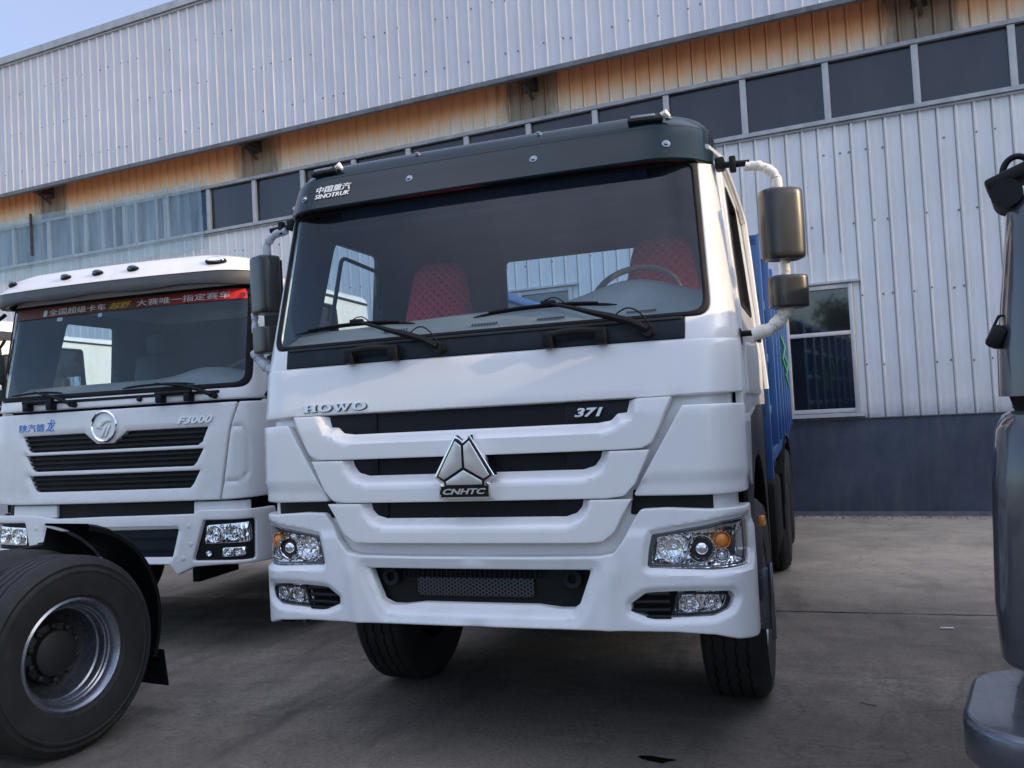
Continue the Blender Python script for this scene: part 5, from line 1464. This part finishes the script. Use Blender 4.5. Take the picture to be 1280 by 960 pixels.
for a, b, lt in sorted(LW):
    cladding(mb, cur, a, 1.32, LZT, DW_, phase=.848, rows=4, h=.030, groove=True)
    cladding(mb, a, b, lt, LZT, DW_, phase=.848, rows=2, h=.030)
    cladding(mb, a, b, 1.32, LZ0, DW_, phase=.848, rows=2); cur = b
cladding(mb, cur, SB, 1.32, LZT, DW_, phase=.848, rows=4, h=.030, groove=True)
wall = mb.build('wall_cladding', M['clad_low'], wh, sharp=20)
mb = MB(); cladding(mb, SA, SB, UZ1 + .03, 8.6, DW_, phase=-6.823 + .2125 * .3, rows=4, h=.040, groove=True); mb.build('rusty_band', M['rust'], wh, sharp=20)
mb = MB(); cladding(mb, SA, SB, 6.857, 9.60, DF, pitch=.2174, phase=-8.136, rows=6, h=.032); fas = mb.build('fascia', M['clad'], wh, sharp=20)
mb = MB(); mb.box(((SA + SB) / 2, DF - .03, 9.68), (SB - SA, .10, .14)); mb.box(((SA + SB) / 2, DF - .015, 9.58), (SB - SA, .06, .03)); mb.build('fascia_capping', M['sill'], fas)
mb = MB(); mb.box(((SA + SB) / 2, DF - .02, 6.822), (SB - SA, .09, .07)); mb.build('drip_edge', M['gutter'], fas)
mb = MB(); mb.box(((SA + SB) / 2, DF + 6.2, 9.64), (SB - SA, 12.3, .05)); mb.build('roof', M['sill'], wh)
mb = MB(); mb.box(((SA + SB) / 2, (DF + DW_) / 2 + .02, 7.30), (SB - SA, DW_ - DF - .06, .03)); mb.build('soffit', M['clad'], wh)
mb = MB()
mb.box(((SA + SB) / 2, DW_ + .02, .655), (SB - SA, .10, 1.31)); mb.build('plinth', M['plinth'], wh, smooth=False)
mb = MB(); mb.box(((SA + SB) / 2, DW_ - .035, 1.315), (SB - SA, .03, .012)); mb.box(((SA + SB) / 2, DW_ - .055, .02), (SB - SA, .05, .07)); mb.build('plinth_trim', M['gutter'], wh)
mb = MB(); mb.box((SB - .05, DW_ + 5, 4.5), (.1, 10, 9)); mb.box((SA + .05, DW_ + 5, 4.5), (.1, 10, 9)); mb.build('end_wall', M['clad_low'], wh)
mb = MB(); mb.box(((SA + SB) / 2, DW_ + .18, 5.0), (SB - SA - .3, .02, 8.8)); mb.build('inner_wall', M['chassis'], wh)
for k in range(-4, 2):
    s = -3.17 + 5.58 * k
    mb = MB(); mb.box((s, (DW_ + DF) / 2, 6.83), (.12, DW_ - DF - .08, .10)); mb.box((s, DW_ - .03, 6.83), (.20, .05, .22)); mb.box((s, DF + .12, 6.86), (.24, .10, .10))
    mb.tube([(s + .02, DW_ - .05, 6.6), (s - .02, DF + .14, 6.78)], .03, 8); mb.build('bracket', M['beam'], wh)
mb = MB(); mb.box(((SA + SB) / 2, DW_ - .02, UZ1 + .035), (SB - SA, .07, .055)); mb.build('window_head', M['beam2'] if 'beam2' in M else M['sill'], wh)
mb = MB(); mb.box(((SA + SB) / 2, DW_ - .035, UZ0 - .035), (SB - SA, .09, .055)); mb.box(((SA + SB) / 2, DW_ - .015, UZ0 - .085), (SB - SA, .05, .03)); mb.build('window_ledge', M['sill'], wh)
for i in range(len(BAY) - 1):
    a, b = BAY[i], BAY[i + 1]
    if a < SA + .1 or b > SB - .1: continue
    mb = MB(); t_ = rnd.uniform(-.010, .010)
    mb.grid([[(a, DW_ + .03 + t_, UZ0 - .02), (b, DW_ + .03 - t_, UZ0 - .02)], [(a, DW_ + .03 - t_, UZ1 + .02), (b, DW_ + .03 + t_, UZ1 + .02)]])
    w = mb.build('window', M['blue_pane'] if b < -9.9 else M['dark_pane'], wh)
    mb = MB(); mb.box((b, DW_ - .005, (UZ0 + UZ1) / 2), (.085, .06, UZ1 - UZ0), bev=.004); mb.build('mullion', M['window_frame'], w)
# lower windows
for a, b, LZ1 in LW:
    mb = MB(); m0 = (a + b) / 2; zr = 2.49
    for s in (a + .03, m0, b - .03): mb.box((s, DW_ - .01, (LZ0 + LZ1) / 2), (.055, .07, LZ1 - LZ0), bev=.004)
    for z in (LZ0 + .03, zr, LZ1 - .03): mb.box(((a + b) / 2, DW_ - .006, z), (b - a, .06, .055), bev=.004)
    mb.box(((a + b) / 2, DW_ - .05, LZ0 - .03), (b - a + .12, .12, .05)); mb.box(((a + b) / 2 + .02, DW_ - .03, LZ1 + .03), (b - a + .16, .08, .03))
    fr_ = mb.build('window_frame', M['window_frame'], wh)
    mb = MB()
    mb.grid([[(a, DW_ + .02, LZ0), (b, DW_ + .02, LZ0)], [(a, DW_ + .02, LZ1), (b, DW_ + .02, LZ1)]]); mb.build('pane', M['low_pane'], fr_)
# clear ribbed sheets hung over the left windows
mb = MB()
for a, b in ((-16.1, -14.55), (-14.55, -10.05)):
    n = int((b - a) / .05); zs = np.linspace(5.10, 6.40, 8)
    mb.grid([[(a + (b - a) * i / n, DW_ - .09 - (.014 if i % 3 == 0 else 0) + .02 * math.sin(a * 3 + i * .21 + z * 1.7), z + .01 * math.sin(i * .3)) for i in range(n + 1)] for z in zs])
fm = mb.build('plastic_sheet', M['film'], wh)
mb = MB()
for s in (-13.66, -12.79, -12.45, -11.84, -11.28, -10.98): mb.box((s, DW_ - .06, 5.87), (.05, .03, .86))
mb.build('sheet_batten', M['window_frame'], fm)
mb = MB(); mb.box((-14.85, DW_ - .13, 6.0), (.05, .03, .90)); mb.build('wooden_batten', M['beam'], fm)
# screws in the sheets
def screws(rows, s0, s1, D, ph, mat, parent, keep=.5, skip=(), pitch=.2125):
    mb = MB()
    for z in rows:
        s = ph + math.ceil((s0 - ph) / pitch) * pitch
        while s < s1:
            zz = z + rnd.uniform(-.02, .02)
            if rnd.random() < keep and not any(a < s < b and c < zz < d for a, b, c, d in skip):
                x = s + rnd.choice((.05, .0, -.05)); mb.lathe([(.014, 0), (.013, .008), (.001, .010)], 6, axisM((x, D - .004 - (.024 if abs(x - s) < .01 else 0), zz), (0, -1, 0)))
            s += pitch
    mb.build('screws', M[mat], parent)['kind'] = 'stuff'
screws((2.02, 2.98, 3.98, 4.95), -11, 6, DW_, .848, 'gutter', wall, .62, [(a - .1, b + .1, LZ0 - .1, lt + .1) for a, b, lt in LW])
screws((7.25, 8.07, 8.9), -17, 4, DF, -8.136, 'gutter', fas, .55, pitch=.2174)

explode(wh, SPLIT); explode(fgc, SPLIT)
# ================================================================== GROUND AND SURROUNDINGS
def ground():
    xs = sorted(set([-300, -120, -50, -25] + [round(-14 + .5 * i, 2) for i in range(57)] + [25, 50, 120, 300])); ys = sorted(set([-300, -120, -50, -20] + [round(-8 + .5 * i, 2) for i in range(41)] + [20, 60, 150, 300]))
    mb = MB()
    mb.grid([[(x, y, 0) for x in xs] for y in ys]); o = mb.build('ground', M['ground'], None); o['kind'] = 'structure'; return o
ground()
# expansion joints cut in the slab
def yard_joint(p, q, name):
    mb = MB(); p, q = Vector(p), Vector(q); d = (q - p); n = Vector((-d.y, d.x, 0)).normalized(); K = 60; L = []; R_ = []
    for i in range(K + 1):
        c = p + d * i / K + n * rnd.uniform(-.006, .006); w = rnd.uniform(.004, .009)
        L.append(c + n * w); R_.append(c - n * w)
    mb.grid([[v + Vector((0, 0, .004)) for v in R_], [v + Vector((0, 0, .004)) for v in L]]); o = mb.build(name, M['chassis'], None); o['kind'] = 'structure'
yard_joint((-8, 3.05, 0), (9, 3.32, 0), 'slab_joint')
# oil spot
mb = MB(); pts = [(.765 + .075 * math.cos(a) * (1 + .3 * math.sin(3 * a)), .245 + .035 * math.sin(a) * (1 + .35 * math.cos(2 * a + 1))) for a in np.linspace(0, 2 * PI, 30)[:-1]]
mb.add([(x, y, .004) for x, y in pts], [list(range(len(pts)))]); o = mb.build('oil_stain', simple('oil', (.006, .006, .006), .12), None); o['kind'] = 'structure'
# crumbled grit along the wall foot
mb = MB()
for i in range(900):
    s = rnd.uniform(-3, 6); d = DW_ - .09 - abs(rnd.gauss(0, .16)); r_ = rnd.uniform(.004, .02) * (1.6 if rnd.random() < .06 else 1)
    x = s * math.cos(YAW) - d * math.sin(YAW); y = s * math.sin(YAW) + d * math.cos(YAW)
    c = Vector((x, y, r_ * .3)); vs = [c + Vector((rnd.uniform(.6, 1) * r_ * math.cos(a), rnd.uniform(.6, 1) * r_ * math.sin(a), rnd.uniform(-.3, .5) * r_)) for a in np.linspace(0, 2 * PI, 6)[:-1]] + [c + Vector((0, 0, r_ * .7))]
    mb.add(vs, [(k, (k + 1) % 5, 5) for k in range(5)])
for i in range(260):
    x, y = rnd.uniform(-4, 5), rnd.uniform(-1.5, 8); r_ = rnd.uniform(.003, .009)
    c = Vector((x, y, r_ * .3)); vs = [c + Vector((r_ * math.cos(a), r_ * math.sin(a), 0)) for a in np.linspace(0, 2 * PI, 6)[:-1]] + [c + Vector((0, 0, r_ * .8))]
    mb.add(vs, [(k, (k + 1) % 5, 5) for k in range(5)])
o = mb.build('grit', simple('grit', (.16, .15, .135), .9, var=.4, vscale=30), None); tag(o, 'fine grit and stone crumbs scattered on the concrete and along the wall foot', 'grit', kind='stuff')
for x, y, a, l in ((2.31, 2.80, .1, .085), (1.72, 1.15, -.5, .09)):
    mb = MB(); mb.box((x, y, .010), (l, .014 if l < .088 else .005, .008 if l < .088 else .005), Matrix.Rotation(a, 3, 'Z'), bev=.002)
    o = mb.build('litter_strip' if l < .088 else 'twig', M['cream'] if l < .088 else M['beam'], None)
    tag(o, 'small pale strip of litter on the concrete right of the nearest truck' if l < .088 else 'thin dark twig on the concrete in front of the grey bumper', 'litter' if l < .088 else 'twig')

# reflected building and trees behind the camera; unseen sheds added to block the sun
def shed(name, label, loc, rz, size, mat, roofh=1.0):
    r = empty(name, label, 'building', loc, rz); w, d, h = size
    mb = MB(); mb.box((0, 0, h / 2), (w, d, h)); wl = mb.build('wall', M[mat], r, smooth=False)
    mb = MB(); mb.add([(-w / 2 - .3, -d / 2 - .3, h), (w / 2 + .3, -d / 2 - .3, h), (w / 2 + .3, d / 2 + .3, h), (-w / 2 - .3, d / 2 + .3, h), (-w / 2 - .3, 0, h + roofh), (w / 2 + .3, 0, h + roofh)], [(0, 1, 5, 4), (2, 3, 4, 5), (0, 4, 3), (1, 2, 5), (0, 3, 2, 1)]); mb.build('roof', M['gutter'], r, smooth=False)
    mb = MB()
    n = int(w / 3)
    for k in range(n):
        for s in (1, -1): mb.box((-w / 2 + w * (k + .5) / n, s * (d / 2 + .01), h * .5), (1.6, .06, 1.4))
    mb.build('window', M['low_pane'], r); return r
shed('sun_block_shed', 'unseen lower grey shed added to shade the yard from the low sun', (22, 8.1, 0), PI / 2, (20, 9, 6.7), 'clad_low', .8)
shed('tall_sun_block_shed', 'unseen taller grey shed beside the lower one, added to block more sun', (22, -10.2, 0), PI / 2, (16, 9, 7.7), 'clad_low', .8)
shed('office_building', 'pale building across the yard, mirrored in the workshop window', (6, -34, 0), 0, (34, 9, 3.6), 'white_old', .9)
def tree(x, y, h, seed, label):
    rd = random.Random(seed); t = empty('tree', label, 'tree', (x, y, 0), 0, 'trees across the yard')
    mb = MB(); mb.tube([(0, 0, 0), (.1, .05, h * .3), (0, .1, h * .6), (.1, 0, h * .85)], [.22, .17, .11, .04], 8)
    for k in range(7):
        a = rd.uniform(0, 2 * PI); z = h * rd.uniform(.3, .6); mb.tube([(0, .05, z), (math.cos(a) * h * .16, math.sin(a) * h * .16, z + h * .14), (math.cos(a) * h * .25, math.sin(a) * h * .25, z + h * .2)], [.08, .05, .02], 6)
    mb.build('trunk', M['beam'], t)
    mb = MB()
    cl = [(rd.gauss(0, h * .15), rd.gauss(0, h * .15), h * rd.uniform(.42, .97), h * rd.uniform(.07, .15)) for _ in range(26)]
    for cx, cy, cz, cr in cl:
        for _ in range(130):
            v = Vector((rd.gauss(0, 1), rd.gauss(0, 1), rd.gauss(0, .8))).normalized() * cr * rd.uniform(.5, 1.1); c = Vector((cx, cy, cz)) + v
            a = Vector((rd.gauss(0, 1), rd.gauss(0, 1), rd.gauss(0, 1))).normalized() * .14; b = a.orthogonal().normalized() * .09
            mb.add([c - a, c + b, c + a, c - b], [(0, 1, 2, 3)])
    mb.build('crown', M['leaf'], t, smooth=False)
M['leaf'] = simple('leaves', (.055, .085, .03), .6, var=.4, vscale=1.2)
for i, (x, y, h) in enumerate(((-9.5, -26, 8), (-3.2, -27, 6.5), (-6.4, -28.2, 6), (5, -27, 7.5))):
    tree(x, y, h, i, ('tall leafy tree', 'shorter round tree', 'tallest spreading tree', 'slim leafy tree')[i] + ' across the yard, mirrored in the glass')

# ================================================================== CAMERA, SKY, SUN
cd = bpy.data.cameras.new('camera'); cam = bpy.data.objects.new('camera', cd); COL.objects.link(cam); sc.camera = cam
Rr_ = Vector((0.9417318981, 0.3321449846, -0.0531106514)); Uu = Vector((0.0615889875, -0.0150431576, 0.9979882264)); Ff = Vector((-0.3306778322, 0.943108378, 0.0346230947))
m4 = Matrix((Rr_, Uu, -Ff)).transposed().to_4x4(); m4.translation = Vector((1.54648, -3.71034, 1.62584)); cam.matrix_world = m4
cd.sensor_width = 36; cd.lens = 1068.439 / 1280 * 36; cd.clip_start = .05; cd.clip_end = 2000
FILL_CLOUD_OFF = (2.0, 5.0, 0); FILL_CLOUD = 7.6  # bright clouds added out of view as fill light
AZ, EL = 5.7, 18.0     # the sun stands towards +x, a few degrees in front of the building line
sd = Vector((math.cos(math.radians(AZ)) * math.cos(math.radians(EL)), -math.sin(math.radians(AZ)) * math.cos(math.radians(EL)), math.sin(math.radians(EL))))
w = bpy.data.worlds.new('World'); sc.world = w; w.use_nodes = True; nt = w.node_tree
bg = nt.nodes['Background']; sk = nt.nodes.new('ShaderNodeTexSky'); sk.sky_type = 'NISHITA'; sk.sun_disc = False
sk.sun_elevation = math.radians(EL); sk.sun_rotation = math.atan2(sd.x, sd.y); sk.air_density = 1.0; sk.dust_density = 2.2; sk.ozone_density = 3.2
tc = nt.nodes.new('ShaderNodeTexCoord'); sx = N(nt, 'ShaderNodeSeparateXYZ'); nt.links.new(tc.outputs['Generated'], sx.inputs[0])
dz = N(nt, 'ShaderNodeMath', operation='ADD'); nt.links.new(sx.outputs['Z'], dz.inputs[0]); dz.inputs[1].default_value = .22
iv = N(nt, 'ShaderNodeMath', operation='DIVIDE'); iv.inputs[0].default_value = 1; nt.links.new(dz.outputs[0], iv.inputs[1])
vv = N(nt, 'ShaderNodeVectorMath', operation='SCALE'); nt.links.new(tc.outputs['Generated'], vv.inputs[0]); nt.links.new(iv.outputs[0], vv.inputs['Scale'])
off = N(nt, 'ShaderNodeVectorMath', operation='ADD'); nt.links.new(vv.outputs[0], off.inputs[0]); off.inputs[1].default_value = FILL_CLOUD_OFF
cn = N(nt, 'ShaderNodeTexNoise'); cn.inputs['Scale'].default_value = .9; cn.inputs['Detail'].default_value = 9; cn.inputs['Roughness'].default_value = .6; nt.links.new(off.outputs[0], cn.inputs['Vector'])
cm0 = ramp(nt, cn.outputs['Fac'], [(.36, (.15,) * 3), (.60, (1, 1, 1))])
ch = N(nt, 'ShaderNodeMapRange'); ch.inputs['From Min'].default_value = .50; ch.inputs['From Max'].default_value = .82; ch.inputs['To Min'].default_value = .15
nt.links.new(sx.outputs['Z'], ch.inputs['Value'])
cmx = N(nt, 'ShaderNodeMath', operation='MULTIPLY'); nt.links.new(cm0, cmx.inputs[0]); nt.links.new(ch.outputs[0], cmx.inputs[1]); cm = cmx.outputs[0]
dp = N(nt, 'ShaderNodeVectorMath', operation='DOT_PRODUCT'); nt.links.new(tc.outputs['Generated'], dp.inputs[0]); dp.inputs[1].default_value = (-.64, .60, .48)
cr = N(nt, 'ShaderNodeMapRange'); cr.inputs['From Min'].default_value = .55; cr.inputs['From Max'].default_value = .9; cr.inputs['To Min'].default_value = 1; cr.inputs['To Max'].default_value = .3
nt.links.new(dp.outputs['Value'], cr.inputs['Value'])
mm = N(nt, 'ShaderNodeMath', operation='MULTIPLY'); nt.links.new(cm, mm.inputs[0]); nt.links.new(cr.outputs[0], mm.inputs[1])
cl = mixc(nt, mm.outputs[0], sk.outputs[0], (FILL_CLOUD * .92, FILL_CLOUD * .97, FILL_CLOUD * 1.25))
hv = N(nt, 'ShaderNodeMapRange'); hv.inputs['From Min'].default_value = .6; hv.inputs['From Max'].default_value = .95; hv.inputs['To Max'].default_value = .6
nt.links.new(dp.outputs['Value'], hv.inputs['Value']); cl = mixc(nt, hv.outputs[0], cl, (1.95, 2.15, 3.1))
nt.links.new(cl, bg.inputs[0]); bg.inputs[1].default_value = .15
sl = bpy.data.lights.new('sun', 'SUN'); sl.energy = 2.0; sl.angle = math.radians(.6); sl.color = (.95, .70, .42)
so = bpy.data.objects.new('sun', sl); COL.objects.link(so); so.rotation_euler = sd.to_track_quat('Z', 'Y').to_euler(); so.location = (20, -2, 15)
vs = sc.view_settings; vs.view_transform = 'Standard'; vs.look = 'None'; vs.exposure = .90; vs.gamma = 1; vs.use_curve_mapping = False
sc.cycles.max_bounces = 10; sc.cycles.transparent_max_bounces = 16; sc.cycles.use_denoising = True
